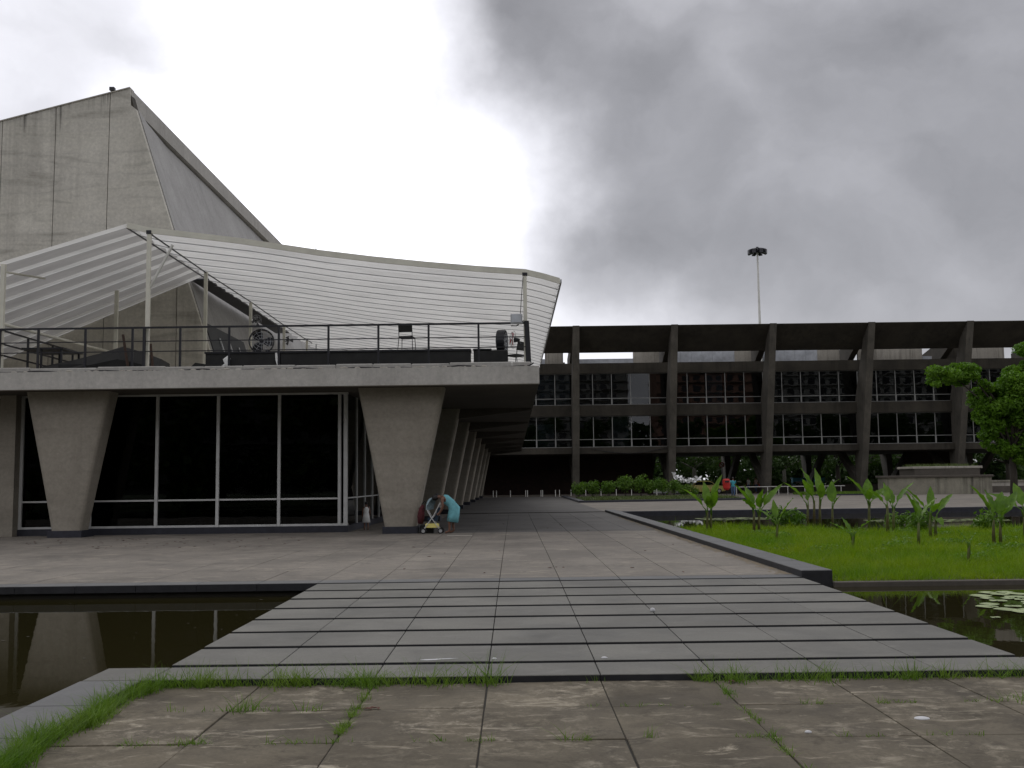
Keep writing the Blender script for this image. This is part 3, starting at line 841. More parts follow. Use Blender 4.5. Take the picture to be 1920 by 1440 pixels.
# left wing: slopes down to the left, back edge against the tower
lw = lambda x, y: (10.11 + 0.30 * (x + 12.53)) * (1 - (y - 33.4) / 8.9) + (10.20 + 0.415 * (x + 12.8)) * ((y - 33.4) / 8.9)
for k in range(8):
    ya, yb = 33.4 + k * 1.1 + .11, 33.4 + (k + 1) * 1.1 - .09
    vs_ = []
    xs_ = [-12.54, -14.5, -16.7, -19, -22]
    for x in xs_:
        for y in (ya, yb):
            vs_.append((x, y, lw(x, y) + .03))
    MB().add(vs_, [(2 * i, 2 * i + 1, 2 * i + 3, 2 * i + 2) for i in range(4)]).build('roof_panel', 'sheet_left', cn)
for k in range(9):
    y = 33.42 + k * 1.1
    vs_ = []
    for x in (-12.5, -14.5, -16.7, -19, -22):
        z = lw(x, y)
        vs_ += [(x, y - .11, z + .03), (x, y - .06, z - .05), (x, y + .05, z - .05), (x, y + .10, z + .03)]
    MB().add(vs_, [(4 * i + q, 4 * i + q + 1, 4 * i + q + 5, 4 * i + q + 4) for i in range(4) for q in range(3)]).build('batten', 'sheet', cn)
    MB().tube([(x, y + .075, lw(x, y) - .04) for x in (-12.5, -14.5, -16.7, -19, -22)], .009, 5).build('purlin', 'galv', cn)
# front edge trims
MB().loft([[(x, 33.34, z - .10), (x, 33.395, z - .10), (x, 33.395, z + .09), (x, 33.34, z + .09)] for x, z in prof]).build('edge_trim', 'brace', cn)
MB().loft([[(z_[0], y - 0, z_[1] - .05), (z_[0] + .05, y, z_[1] - .05), (z_[0] + .05, y, z_[1] + .06), (z_[0], y, z_[1] + .06)] for y, z_ in ((33.4, (1.61, 8.08)), (58, (1.61, 8.22)))]).build('edge_trim', 'galv', cn)
# ridge bar, long beam, posts
MB().tube([(-12.53, 33.4, 10.02), (-12.62, 42.2, 10.12)], .03, 6).build('ridge_bar', 'black', cn)
MB().tube([(-11.8, 33.4, 9.84), (-11.8, 40, 9.80), (-11.8, 46.6, 9.86), (-11.8, 53.5, 9.83), (-11.8, 61, 9.9)], .028, 6).build('beam', 'black', cn)
for y in (33.4, 39.7, 46.6, 53.5, 59.5):
    MB().box(-11.86, -11.74, y - .06, y + .06, 5.30, 9.83).build('post', 'brace', cn)
MB().box(-11.88, -11.72, 33.32, 33.48, 9.80, 9.92).build('post_cap', 'black', cn)
MB().box(-16.60, -16.47, 33.34, 33.47, 5.40, 8.86).build('post', 'brace', cn)
MB().box(0.40, 0.52, 33.32, 33.44, 5.41, 8.36).build('post', 'brace', cn)
MB().box(0.38, 0.54, 33.30, 33.46, 8.26, 8.36).build('post_cap', 'black', cn)
MB().tube([(-11.05, 33.45, 9.45), (-11.76, 33.45, 8.05)], .05, 6).build('brace', 'white', cn)
MB().tube([(-16.5, 33.45, 8.62), (-15.95, 35.1, 8.72)], .035, 6).build('brace', 'brace', cn)
MB().tube([(-16.5, 33.45, 6.9), (-15.4, 38.0, 6.7), (-15.0, 41.8, 6.7)], .05, 6).build('brace', 'brace', cn)
MB().box(-14.9, -14.78, 38.6, 38.72, 5.3, 8.95).build('post', 'brace', cn)
MB().box(-13.3, -12.55, 42.6, 58.2, 10.10, 10.16).build('gutter', 'black', cn)

# ================================================================== TERRACE RAILING
rl = thing('terrace_railing', 'black metal railing with thin bars along the terrace edge', 'railing', (-8, 33.25, 5.4))
MB().box(-16.55, .56, 33.22, 33.28, 6.665, 6.725).build('rail', 'black', rl)
MB().box(-16.55, .56, 33.235, 33.265, 6.235, 6.265).build('rail', 'black', rl)
MB().box(-16.55, .56, 33.235, 33.265, 5.905, 5.935).build('rail', 'black', rl)
for x in (-16.5, -15.26, -13.74, -12.22, -10.68, -9.1, -7.5, -5.9, -4.29, -2.67, -1.06):
    MB().box(x - .032, x + .032, 33.218, 33.282, 5.38, 6.664).build('post', 'black', rl)
MB().box(-11.88, -11.80, 33.20, 33.29, 5.38, 6.664).build('post', 'black', rl)
MB().prism([(.46, 5.38), (.63, 5.38), (.57, 6.76), (.42, 6.76)], 'y', 33.2, 33.30).build('post', 'black', rl)
for z in (6.66, 6.22, 5.85):
    MB().box(-16.53, -16.47, 33.285, 38.9, z, z + .045).build('rail', 'black', rl)
for y in (35.2, 37.1, 38.8):
    MB().box(-16.53, -16.47, y - .03, y + .03, 5.30, 6.658).build('post', 'black', rl)

# ================================================================== TERRACE OBJECTS
bx_ = thing('planter_box', 'long low black box running along the terrace edge behind the railing', 'planter', (-5, 34.2, 5.3))
for a_, b_ in ((-10.05, -7.6), (-7.58, -4.4), (-4.38, -1.36)):
    MB().box(a_, b_, 33.9, 34.6, 5.3, 5.90).build('panel', 'blackcloth', bx_)
MB().box(-10.08, -1.34, 33.86, 34.64, 5.902, 5.96).build('top_board', 'black', bx_)
b2 = thing('storage_box', 'short black box at the right end of the terrace beside the drum fan', 'box', (-.7, 34.2, 5.3))
MB().slab(-1.25, -.12, 33.95, 34.6, 5.3, 5.92, .03).build('box', 'blackcloth', b2)
MB().slab(-1.27, -.66, 33.93, 34.62, 5.921, 5.965, .01).build('lid', 'black', b2)

tp = thing('tarpaulin_heap', 'dark tarpaulin draped like a low tent over boards on the terrace', 'tarpaulin', (-13, 34.3, 5.3))
tm = MB()
tx = [-15.55, -14.6, -13.7, -12.93, -12.2, -11.65]
tz = [5.62, 5.80, 6.02, 6.24, 6.02, 5.80]
vs_ = []
for i, (x, z) in enumerate(zip(tx, tz)):
    vs_ += [(x, 33.85, max(5.42, z - .42 - .06 * (i % 2))), (x, 34.35, z), (x, 35.2, z - .06), (x, 35.2, z - .3), (x, 34.3, z - .2), (x, 33.9, 5.36)]
tm.add(vs_, [(i * 6 + j, i * 6 + (j + 1) % 6, (i + 1) * 6 + (j + 1) % 6, (i + 1) * 6 + j) for i in range(5) for j in range(6)] + [(0, 5, 4, 3, 2, 1), tuple(30 + j for j in range(6))])
tm.build('sheet', 'blackcloth', tp)
MB().box(-14.9, -11.8, 33.95, 34.8, 5.3, 5.62).build('boards', 'blackcloth', tp)
MB().tube([(-15.3, 34.4, 5.3), (-15.2, 34.4, 5.66)], .03).build('leg', 'black', tp)
for x0, x1, z1, lb in ((-12.52, -12.74, 6.56, 'tall rusty pole leaning beside the tarpaulin heap'), (-11.72, -11.83, 6.24, 'short rusty stub of pole at the right of the tarpaulin heap')):
    tag(MB().tube([(x0, 33.75, 5.38), (x1, 33.8, z1)], .045, 8).build('rusty_pole', 'rust', at=(x0, 33.75, 5.38)), lb, 'pole', 'rusty poles on the terrace')

tb = thing('terrace_table', 'small black square table in the left corner of the terrace', 'table', (-15.7, 35, 5.3))
MB().box(-16.35, -14.95, 34.4, 36.0, 6.20, 6.25).build('tabletop', 'black', tb)
for x in (-15.72, -15.05):
    for y in (34.5, 35.9):
        MB().box(x - .03, x + .03, y - .03, y + .03, 5.3, 6.20).build('leg', 'black', tb)


def make_chair():
    c = thing('chair', 'black stacking chair with thin legs standing on the planter box', 'chair', (0, 0, 0))
    MB().slab(-.23, .23, -.22, .22, .42, .48, .02).build('seat', 'blackcloth', c)
    MB().prism([(.19, .60), (.23, .60), (.30, .88), (.26, .88)], 'x', -.225, .225).build('backrest', 'blackcloth', c)
    for sx in (-1, 1):
        MB().tube([(sx * .24, -.24, 0), (sx * .22, -.20, .43)], .013, 6).build('leg', 'black', c)
        MB().tube([(sx * .25, .27, 0), (sx * .225, .20, .43), (sx * .225, .27, .86)], .013, 6).build('leg', 'black', c)
    return c


ch = make_chair(); ch.location = (-3.47, 34.28, 5.962); ch.rotation_euler.z = R(172)
c2 = dup(ch); c2.location = (.15, 34.2, 5.302); c2.rotation_euler.z = R(230)
c2['label'] = 'black chair tucked in the right corner of the terrace beside the end post'
for q in (ch, c2):
    q['group'] = 'black chairs on the terrace'


def drum_fan(label, loc, rz, sc=1.0):
    fthing = thing('drum_fan', label, 'fan', loc, rz, 'big drum fans on the terrace')
    Rr, dp, zc = .36 * sc, .26 * sc, .98 * sc
    dr = MB(); n = 28
    ring_ = []
    for (r_, y) in ((Rr, -dp / 2), (Rr * 1.05, -dp / 2 + .02), (Rr * 1.05, dp / 2 - .02), (Rr, dp / 2), (Rr * .96, dp / 2 - .02), (Rr * .96, -dp / 2 + .02)):
        ring_.append([Vector((r_ * math.cos(2 * math.pi * j / n), y, zc + r_ * math.sin(2 * math.pi * j / n))) for j in range(n)])
    ring_.append(ring_[0])
    dr.loft(ring_, cap=False)

    def mk(mb, nm, mt_):
        mm = bpy.data.meshes.new(nm); mm.from_pydata([tuple(p) for p in mb.v], [], mb.f); mm.materials.append(M[mt_]); fixn(mm)
        ob = bpy.data.objects.new(nm, mm); COL.objects.link(ob); ob.parent = fthing
        return ob
    mk(dr, 'drum', 'black')
    for y, nm in ((-dp / 2 - .005, 'front_guard'), (dp / 2 + .005, 'rear_guard')):
        g = MB()
        for q in (.25, .5, .75):
            g.torus((0, y, zc), (0, 1, 0), Rr * q, .006, 20, 5)
        for j in range(12):
            a = j * math.pi / 6
            g.tube([(0.06 * math.cos(a), y, zc + .06 * math.sin(a)), (Rr * math.cos(a), y, zc + Rr * math.sin(a))], .005, 4)
        mk(g, nm, 'galv')
    mk(MB().tube([(0, -dp * .35, zc), (0, dp * .4, zc)], .075, 12), 'hub', 'black')
    for j in range(3):
        a = j * 2 * math.pi / 3
        bl = MB()
        u_ = Vector((math.cos(a), 0, math.sin(a))); w_ = Vector((-math.sin(a), 0, math.cos(a)))
        q_ = []
        for (r_, hw, tw) in ((.06, .07, .05), (Rr * .55, .15, .06), (Rr * .9, .12, .04)):
            for s_ in (-1, 1):
                q_.append(Vector((0, 0, zc)) + u_ * r_ + w_ * hw * s_ * sc + Vector((0, tw * s_, 0)))
        bl.add(q_ + [p + Vector((0, .008, 0)) for p in q_], [(0, 1, 3, 2), (2, 3, 5, 4), (6, 8, 9, 7), (8, 10, 11, 9), (0, 2, 8, 6), (2, 4, 10, 8), (4, 5, 11, 10), (1, 7, 9, 3), (3, 9, 11, 5), (0, 6, 7, 1)])
        mk(bl, 'blade', 'black')
    st = MB()
    st.box(-.26 * sc, .26 * sc, -.22, .22, 0, .05)
    st.box(-.20 * sc, -.12 * sc, -.05, .05, .05, zc - Rr * .75); st.box(.12 * sc, .20 * sc, -.05, .05, .05, zc - Rr * .75)
    st.box(-.20 * sc, .20 * sc, -.06, .06, zc - Rr * 1.12, zc - Rr * .94)
    mk(st, 'stand', 'black')
    return fthing


drum_fan('black drum fan facing outward at the middle of the terrace', (-8.42, 34.75, 5.302), R(12), 1.12)
drum_fan('black drum fan seen from its side near the right corner of the terrace', (-.32, 34.95, 5.302), R(78), 1.05)


def wall_fan(label, loc, aim, hang=False):
    fthing = thing('wall_fan', label, 'fan', loc, 0, 'small fans on the canopy posts')
    o_ = Vector(loc); d = Vector(aim).normalized()
    c = o_ + d * .34 + Vector((0, 0, .10))
    MB().tube([o_, o_ + d * .12 + Vector((0, 0, -.02)), o_ + d * .16 + Vector((0, 0, .08))], .022, 6).build('arm', 'black', fthing)
    MB().tube([c - d * .2, c - d * .02], [.05, .085], 10).build('motor', 'black', fthing)
    g = MB()
    for q in (.1, .2, .29):
        g.torus(c, d, q, .006, 18, 4)
    g.torus(c + d * .1, d, .2, .005, 18, 4)
    u_ = d.orthogonal().normalized(); w_ = d.cross(u_)
    for j in range(10):
        a = j * math.pi / 5
        e = u_ * math.cos(a) + w_ * math.sin(a)
        g.tube([c + d * .13, c + d * .1 + e * .2, c + e * .29], .004, 4)
    g.build('guard', 'galv', fthing)
    for j in range(3):
        a = j * 2.094 + .4
        e = u_ * math.cos(a) + w_ * math.sin(a); e2 = d.cross(e)
        MB().add([c + d * .04, c + d * .03 + e * .24 + e2 * .1, c + d * .07 + e * .24 - e2 * .1, c + d * .05, c + d * .04 + e * .24 + e2 * .1, c + d * .08 + e * .24 - e2 * .1],
                 [(0, 1, 2), (3, 5, 4), (0, 3, 4, 1), (1, 4, 5, 2), (2, 5, 3, 0)]).build('blade', 'red' if 'corner' in label else 'black', fthing)
    return fthing


wall_fan('black fan high on the second slim canopy post above the drum fan', (-11.74, 46.55, 8.95), (.8, -.6, -.35))
wall_fan('black fan on the farther slim canopy post right of the drum fan', (-11.74, 53.45, 9.0), (.7, -.7, -.3))
wall_fan('small wire guarded fan on the white corner post of the canopy', (.40, 33.42, 6.05), (-1, .25, .1))
fl = thing('floodlight', 'square grey floodlight clamped to the white corner post', 'lamp', (.2, 33.3, 6.8))
MB().slab(-.02, .36, 33.12, 33.3, 6.66, 6.98, .02).build('housing', 'galv', fl)
MB().box(.02, .32, 33.10, 33.119, 6.70, 6.94).build('lens', 'greymetal', fl)
MB().tube([(.0, 33.2, 6.6), (.17, 33.36, 6.62), (.42, 33.36, 6.8)], .018, 6).build('bracket', 'black', fl)
MB().tube([(.3, 33.25, 6.98), (.33, 33.3, 7.4), (.40, 33.3, 8.2)], .012, 5).build('wire', 'cable', fl)

# rag, strip, sheet, cable
rg = MB().tube([(-9.42, 33.86, 5.41), (-9.32, 33.84, 5.55), (-9.36, 33.86, 5.68), (-9.26, 33.85, 5.78)], [.13, .09, .12, .07], 8, [.05, .06, .05, .04])
tag(rg.build('white_rag', 'whitecloth', smooth=True, at=(-9.4, 33.86, 5.41)), 'crumpled white rag at the foot of the black box on the terrace', 'rag')
tag(MB().tube([(-7.72, 33.84, 5.90), (-7.70, 33.83, 5.68), (-7.6, 33.70, 5.45), (-7.5, 33.3, 5.42)], [.035, .04, .05, .03], 6, .012).build('cloth_strip', 'whitecloth', at=(-7.7, 33.8, 5.6)), 'thin white cloth strip hanging over the black box', 'cloth')
tag(MB().prism([(-10.55, 5.42), (-9.75, 5.42), (-9.82, 5.52), (-10.35, 5.60)], 'y', 33.78, 33.84).build('board_scrap', 'blackcloth', at=(-10.2, 33.8, 5.42)), 'scrap of black board lying left of the long black box', 'board')
cb = [(-17 + .45 * i, 32.9 + .05 * math.sin(i * .9), 5.235 + .04 * math.sin(i * .5) ** 2 + .02 * math.sin(i * 1.7)) for i in range(39)] + [(.55, 32.9, 5.27), (.70, 32.95, 5.36)]
tag(MB().tube(cb, .022, 6).build('cable', 'cable', at=(-8, 32.9, 5.23)), 'black cable sagging along the crumbling terrace kerb', 'cable')
tag(MB().tube([(-11.8, 62.5, 5.3), (-11.88, 62.5, 16.4)], [.05, .025], 6).build('antenna_pole', 'galv', at=(-11.8, 62.5, 5.3)), 'thin bare pole sticking up behind the canopy roof', 'pole')

# ================================================================== EXHIBITION BUILDING
ex = thing('exhibition_building', 'long weathered concrete museum block with leaning piers and two rows of dark windows', 'building', (30, 110, 0))
FX = [6.6 + 10.05 * k for k in range(-1, 6)]
XA, XB = -14, 66
for x in FX:
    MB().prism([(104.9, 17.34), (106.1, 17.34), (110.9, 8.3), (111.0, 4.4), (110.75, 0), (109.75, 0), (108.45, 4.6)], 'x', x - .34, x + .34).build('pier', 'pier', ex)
    MB().prism([(110.9, 0.3), (110.9, 1.5), (116.2, 4.40), (117.3, 4.40)], 'x', x - .3, x + .3).build('strut', 'pier', ex)
    MB().prism([(129.3, 0), (130.3, 0), (132.2, 4.6), (136, 17.0), (134.8, 17.0), (129.9, 6)], 'x', x - .34, x + .34).build('pier', 'pier', ex)
    MB().prism([(129.2, .2), (129.2, 1.4), (124.2, 4.40), (123.1, 4.40)], 'x', x - .3, x + .3).build('strut', 'pier', ex)
    # diagonal roof strut seen through the slot
    MB().prism([(106.2, 16.9), (106.2, 17.3), (117, 15.3), (117, 14.1), (112.5, 14.1)], 'x', x - .32, x + .32).build('roof_strut', 'dark_concrete', ex)
MB().prism([(104.95, 17.30), (104.95, 17.24), (108.1, 14.98), (108.6, 14.98), (106.4, 17.30)], 'x', XA, XB).build('roof_beam', 'dark_concrete', ex)
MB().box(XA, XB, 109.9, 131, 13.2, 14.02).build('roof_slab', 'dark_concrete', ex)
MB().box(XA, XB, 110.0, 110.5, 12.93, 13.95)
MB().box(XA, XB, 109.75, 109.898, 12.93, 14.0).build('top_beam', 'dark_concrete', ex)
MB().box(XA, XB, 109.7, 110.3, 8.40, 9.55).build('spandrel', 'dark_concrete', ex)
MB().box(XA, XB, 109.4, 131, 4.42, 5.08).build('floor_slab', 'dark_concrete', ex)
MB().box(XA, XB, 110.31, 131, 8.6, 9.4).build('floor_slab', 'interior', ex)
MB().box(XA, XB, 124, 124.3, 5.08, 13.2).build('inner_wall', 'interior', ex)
# roof-level upstands behind the slot
for (a_, b_, z1, mt_, nm) in ((1.0, 3.6, 14.8, 'greymetal', 'ledge'), (3.6, 5.6, 16.6, 'stained', 'upstand'), (6.9, 13.2, 14.75, 'greymetal', 'ledge'), (13.2, 16.0, 16.6, 'stained', 'upstand'),
                              (17.2, 24.2, 16.6, 'greymetal', 'metal_panel'), (24.2, 26.0, 16.6, 'stained', 'upstand'),
                              (27.3, 33.2, 16.6, 'greymetal', 'metal_panel'), (33.2, 35.6, 16.6, 'stained', 'upstand'),
                              (37.6, 44.6, 16.6, 'stained', 'upstand'), (44.6, 45.6, 14.6, 'greymetal', 'ledge'), (46.9, 49.4, 16.6, 'dark_concrete', 'upstand'), (49.4, 53.5, 16.6, 'stained', 'upstand')):
    x = a_
    while x < b_ - .05:
        x1 = min(x + (1.15 if nm != 'ledge' else 3.1), b_)
        MB().box(x + .008, x1 - .008, 112.2 + random.uniform(0, .03), 112.6, 14.022, z1).build(nm, mt_, ex)
        x = x1
# windows: 2 m bays, each with frame, tall pane and low pane
k = 0
x = 6.55 - 20.1
while x < 60:
    for (z0, zt_, z1) in ((5.09, 5.93, 8.385), (9.56, 10.27, 12.92)):
        f_ = MB()
        f_.box(x - .035, x + .035, 110.02, 110.16, zt_, z1)
        f_.box(x - .07, x + .07, 110.0, 110.18, z0, zt_)
        f_.box(x + .036, x + 1.974, 110.05, 110.13, zt_ - .03, zt_ + .03)
        f_.box(x + .071, x + 1.939, 110.05, 110.13, z0, z0 + .06)
        f_.box(x + .036, x + 1.974, 110.05, 110.13, z1 - .05, z1)
        w_ = f_.build('window', 'mullion_far', ex)
        MB().box(x + .04, x + 1.97, 110.085, 110.095, z0 + .062, zt_ - .032).build('pane', 'glass_far', w_)
        MB().box(x + .04, x + 1.97, 110.085, 110.095, zt_ + .032, z1 - .052).build('pane', 'glass_far', w_)
    x += 2.01
# dark curtains / blinds inside a few bays
for (xa, xb, z0, z1) in ((2.7, 4.5, 9.6, 12.9), (4.7, 6.2, 9.6, 12.9), (20.6, 22.4, 9.6, 12.9), (10.7, 12.3, 5.2, 8.4)):
    MB().box(xa, xb, 110.5, 110.55, z0, z1).build('blind', 'greymetal', ex)
MB().box(2.55, 4.4, 110.4, 110.45, 5.2, 7.6).build('blind', 'whitecloth', ex)
MB().ball((13.1, 110.6, 12.55), .09, .09, .09, 8, 6).build('ceiling_lamp', 'petal', ex)
MB().ball((41.5, 110.6, 8.2), .11, .11, .11, 8, 6).build('ceiling_lamp', 'petal', ex)
MB().box(-14, 15.6, 116.5, 116.9, 0, 4.42).build('ground_wall', 'brick', ex)
MB().box(44.5, 51.0, 118.5, 118.9, 0, 4.42).build('ground_wall', 'brick', ex)
# sagging wire under the floor slab
MB().tube([(8.2 + .8 * i, 109.3, 4.95 - .55 * math.sin(math.pi * i / 10)) for i in range(11)], .03, 5).build('wire', 'cable', ex)

# ================================================================== LIGHT MAST
ms = thing('floodlight_mast', 'tall pale floodlight mast with a ring of lamps rising behind the museum block', 'street lamp', (36.2, 150, 0))
MB().tube([(36.2, 150, 0), (36.2, 150, 34.6)], [.32, .13], 10).build('pole', 'white', ms)
MB().torus((36.2, 150, 34.7), (0, 0, 1), .62, .08, 16, 6).tube([(36.2, 150, 34.5), (36.2, 150, 35.4)], [.3, .2], 8).build('lamp_ring', 'black', ms)
for j in range(8):
    a = j * math.pi / 4 + .2
    u_ = Vector((math.cos(a), math.sin(a), 0)); c = Vector((36.2, 150, 34.75)) + u_ * 1.05
    w_ = u_.cross(Vector((0, 0, 1)))
    MB().add([c + u_ * s1 * .34 + w_ * s2 * .27 + Vector((0, 0, s3 * .3 - s1 * .12)) for s3 in (-1, 1) for s1, s2 in ((-1, -1), (1, -1), (1, 1), (-1, 1))],
             [(0, 3, 2, 1), (4, 5, 6, 7), (0, 1, 5, 4), (1, 2, 6, 5), (2, 3, 7, 6), (3, 0, 4, 7)]).build('lamp', 'black', ms)

# ================================================================== FAR PLAZA FURNITURE
# planter bed with shrubs
pb = MB().add([(4.9, 76.6, .12), (17.6, 79.5, .12), (17.6, 97, .12), (4.9, 104, .12), (4.9, 76.6, -.2), (17.6, 79.5, -.2), (17.6, 97, -.2), (4.9, 104, -.2)],
              [(0, 1, 2, 3), (4, 7, 6, 5), (0, 4, 5, 1), (1, 5, 6, 2), (2, 6, 7, 3), (3, 7, 4, 0)])
struct(pb.build('planting_bed', 'soil'))
pk = struct(MB().prism([(4.75, 76.2), (17.9, 79.2), (17.9, 97), (17.6, 97), (17.6, 79.6), (5.2, 76.85), (5.2, 104), (4.75, 104)], 'z', -.2, .15).build('bed_kerb', 'plinth'))
n = 14000
x = rng.uniform(5.3, 17.4, n); y = 77.2 + (x - 5) * .225 + rng.uniform(.05, 12, n)
V, F = blades(np.stack([x, y, np.full(n, .11)], 1), rng.uniform(.05, .28, n), .05, 1.0, 2)
tag(raw('ground_cover', V, F, 'groundcover'), 'low mixed ground cover growing in the far planting bed', 'ground cover', kind='stuff')

SHR = [(5.5, 1.35, 'small round shrub at the left end of the row in the far planting bed'),
       (6.7, 1.5, 'second shrub from the left in the far bed, rounded and full'),
       (8.05, 1.45, 'third shrub from the left in the far bed, beside a pale flower'),
       (9.45, 1.9, 'tallest bushy shrub near the middle of the row in the far bed'),
       (10.8, 1.85, 'broad shrub right of the tallest one in the far bed'),
       (11.65, 1.6, 'narrow shrub just left of the leaning museum pier'),
       (12.75, 1.65, 'loose shrub in front of the leaning museum pier'),
       (13.6, 1.4, 'low shrub right of the pier beside the white blossoms')]
for i, (x, h, lb) in enumerate(SHR):
    yb = 88 + (x - 6) * .1
    s_ = thing('shrub', lb, 'shrub', (x, yb, .12), 0, 'clipped shrubs in the far planting bed')
    cs = [(random.uniform(-.35, .35) , random.uniform(-.35, .35), h * random.uniform(.45, .8)) for _ in range(7)]
    V, F = leafcloud(cs, [h * .27] * 7, 900, .15, 1.15)
    raw('foliage', V, F, 'hedge', s_)
    st = MB()
    for _ in range(4):
        c = random.choice(cs)
        st.tube([(random.uniform(-.08, .08), random.uniform(-.08, .08), 0), c], [.025, .012], 5)
    mm = bpy.data.meshes.new('stem'); mm.from_pydata([tuple(p) for p in st.v], [], st.f); mm.materials.append(M['bark'])
    so_ = bpy.data.objects.new('stem', mm); COL.objects.link(so_); so_.parent = s_
# white blossoms shrub
fs_ = thing('flowering_shrub', 'shrub with a drift of big white blossoms at the right end of the far bed', 'shrub', (15.2, 93, .12))
cs = [(random.uniform(-.9, 1.0), random.uniform(-.5, .5), random.uniform(.3, .8)) for _ in range(10)]
V, F = leafcloud(cs, [.38] * 10, 1100, .16, .9); raw('foliage', V, F, 'hedge', fs_)
pt = MB()
for (x, z) in ((-.75, 2.05), (-.7, 1.8), (-.5, 1.75), (-.35, 1.5), (-.1, 1.35), (.1, 1.45), (.3, 1.3), (.5, 1.4), (.65, 1.55), (.85, 1.35), (1.1, 1.5), (1.3, 1.65), (-.75, 1.6)):
    for q in range(4):
        a = random.uniform(0, 6.28); t_ = random.uniform(-.4, .5)
        d = Vector((math.cos(a) * .3, math.sin(a) * .25, .2 + t_ * .1)); w_ = Vector((-math.sin(a), math.cos(a) * .5, .8)) * .12
        c = Vector((x, 0, z - .15))
        pt.add([c, c + d * .6 + w_, c + d * 1.25, c + d * .6 - w_], [(0, 1, 2, 3)])
mm = bpy.data.meshes.new('blossom'); mm.from_pydata([tuple(p) for p in pt.v], [], pt.f); mm.materials.append(M['petal'])
so_ = bpy.data.objects.new('blossom', mm); COL.objects.link(so_); so_.parent = fs_
st = MB()
for (x, z) in ((-.7, 1.7), (-.1, 1.3), (.6, 1.4), (1.2, 1.4)):
    st.tube([(x * .3, 0, 0), (x, 0, z)], [.03, .015], 5)
mm = bpy.data.meshes.new('stem'); mm.from_pydata([tuple(p) for p in st.v], [], st.f); mm.materials.append(M['bark'])
so_ = bpy.data.objects.new('stem', mm); COL.objects.link(so_); so_.parent = fs_

# white stakes
for px in (924, 930, 956, 984.5, 988, 1013, 1016, 1040, 1047.5, 1069, 1096.5, 1125, 1153.5, 1182, 1229):
    x = (px - 961.5) * 108 / 1950
    b_ = MB().tube([(0, 0, 0), (0, 0, .66)], .036, 8).ball((0, 0, .66), .037, .037, .03, 8, 4)
    o = b_.build('white_post', 'white'); o.location = (x, 108, 0)
    tag(o, 'short white post in the line before the dark brick wall', 'post', 'white posts before the brick wall')
# dark low ledge behind the posts
struct(MB().slab(-6, 14, 109.0, 109.35, 0, .18, .01).build('ledge_kerb', 'soffit'))

# two-tier concrete fountain block
fb = thing('concrete_planter', 'big stained two-tier concrete planter standing on the far plaza', 'planter', (38, 94, 0))
MB().box(33.5, 42.6, 93, 96, -.02, 1.52).build('lower_wall', 'fountain', fb)
MB().slab(33.35, 42.72, 92.85, 96.15, 1.522, 1.70, .03).build('lower_coping', 'soffit', fb)
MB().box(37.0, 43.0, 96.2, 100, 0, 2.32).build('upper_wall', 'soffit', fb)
MB().slab(36.85, 43.25, 96.16, 100.2, 2.322, 2.52, .03).build('upper_coping', 'stained', fb)
V, F = blades(np.stack([rng.uniform(37.2, 43, 900), rng.uniform(96.4, 99.8, 900), np.full(900, 2.5)], 1), rng.uniform(.1, .4, 900), .05, .8, 2)
o = raw('weeds', V, F, 'groundcover', fb); o.location = (-38, -94, 0); o['kind'] = 'stuff'
lwl = thing('low_wall', 'low stained concrete wall right of the big planter', 'wall', (46, 100, 0))
MB().box(43.6, 53, 100, 100.5, 0, 1.0).build('wall', 'stained', lwl)
MB().slab(43.5, 53, 99.9, 100.6, 1.002, 1.16, .02).build('coping', 'fountain', lwl)
MB().box(43.6, 53, 98.4, 98.9, 0, .62).build('lower_wall', 'soffit', lwl)
# lawn strip in front of the piers and bench rail
n = 16000
x = rng.uniform(27.5, 34.5, n); y = rng.uniform(94.5, 103, n)
V, F = blades(np.stack([x, y, np.full(n, 0.0)], 1), rng.uniform(.12, .35, n), .05, .8, 2)
tag(raw('grass_strip', V, F, 'weed'), 'strip of dark green grass left of the big concrete planter', 'grass', kind='stuff')
bk = struct(MB().slab(27.2, 34, 94.1, 94.3, -.1, .12, .01).build('lawn_kerb', 'plinth'))
br = thing('low_rail', 'low white pipe rail along the far edge of the plaza', 'rail', (26, 104, 0))
MB().tube([(21.5, 104, .78), (33, 104, .78)], .032, 6).build('bar', 'white', br)
for x in (22.2, 25.3, 26.4, 27.3, 29.0, 31.0, 32.6):
    MB().tube([(x, 104, 0), (x, 104, .77)], .032, 6).build('post', 'white', br)
hd = thing('planter_wall', 'low stone faced planter wall with clipped top behind the white rail', 'planter', (30, 120, 0))
MB().slab(19, 46, 119, 119.5, 0, .85, .03).build('wall', 'soffit', hd)
V, F = leafcloud([(19.5 + .8 * i, 119.8, .9) for i in range(34)], [.5] * 34, 2600, .2, .6)
o = raw('foliage', V, F, 'farleaf', hd); o.location = (-30, -120, 0)

# red bin, sign, blue boxes
bn = thing('litter_bin', 'red litter bin on a thin post beside the walking man', 'bin', (20.4, 100, 0))
MB().tube([(20.4, 100, .0), (20.4, 100, .75)], .03, 6).build('post', 'black', bn)
MB().loft([[(20.4 + r_ * math.cos(a) * 1.0, 100 + r_ * .8 * math.sin(a), z) for a in [j * math.pi / 6 for j in range(12)]] for r_, z in ((.20, .55), (.34, .72), (.38, 1.25), (.36, 1.5), (.24, 1.62))]).build('bin_body', 'red', bn)
MB().box(20.2, 20.6, 99.66, 99.70, 1.28, 1.42).build('slot', 'black', bn)
sg = thing('road_sign', 'round red and white no-parking sign on a pole behind the museum block', 'sign', (24.4, 122, 0))
MB().tube([(24.4, 122.05, 0), (24.4, 122.05, 3.6)], .04, 6).build('post', 'galv', sg)
MB().tube([(24.4, 122.02, 3.25), (24.4, 121.98, 3.25)], .33, 20).build('plate', 'whitecloth', sg)
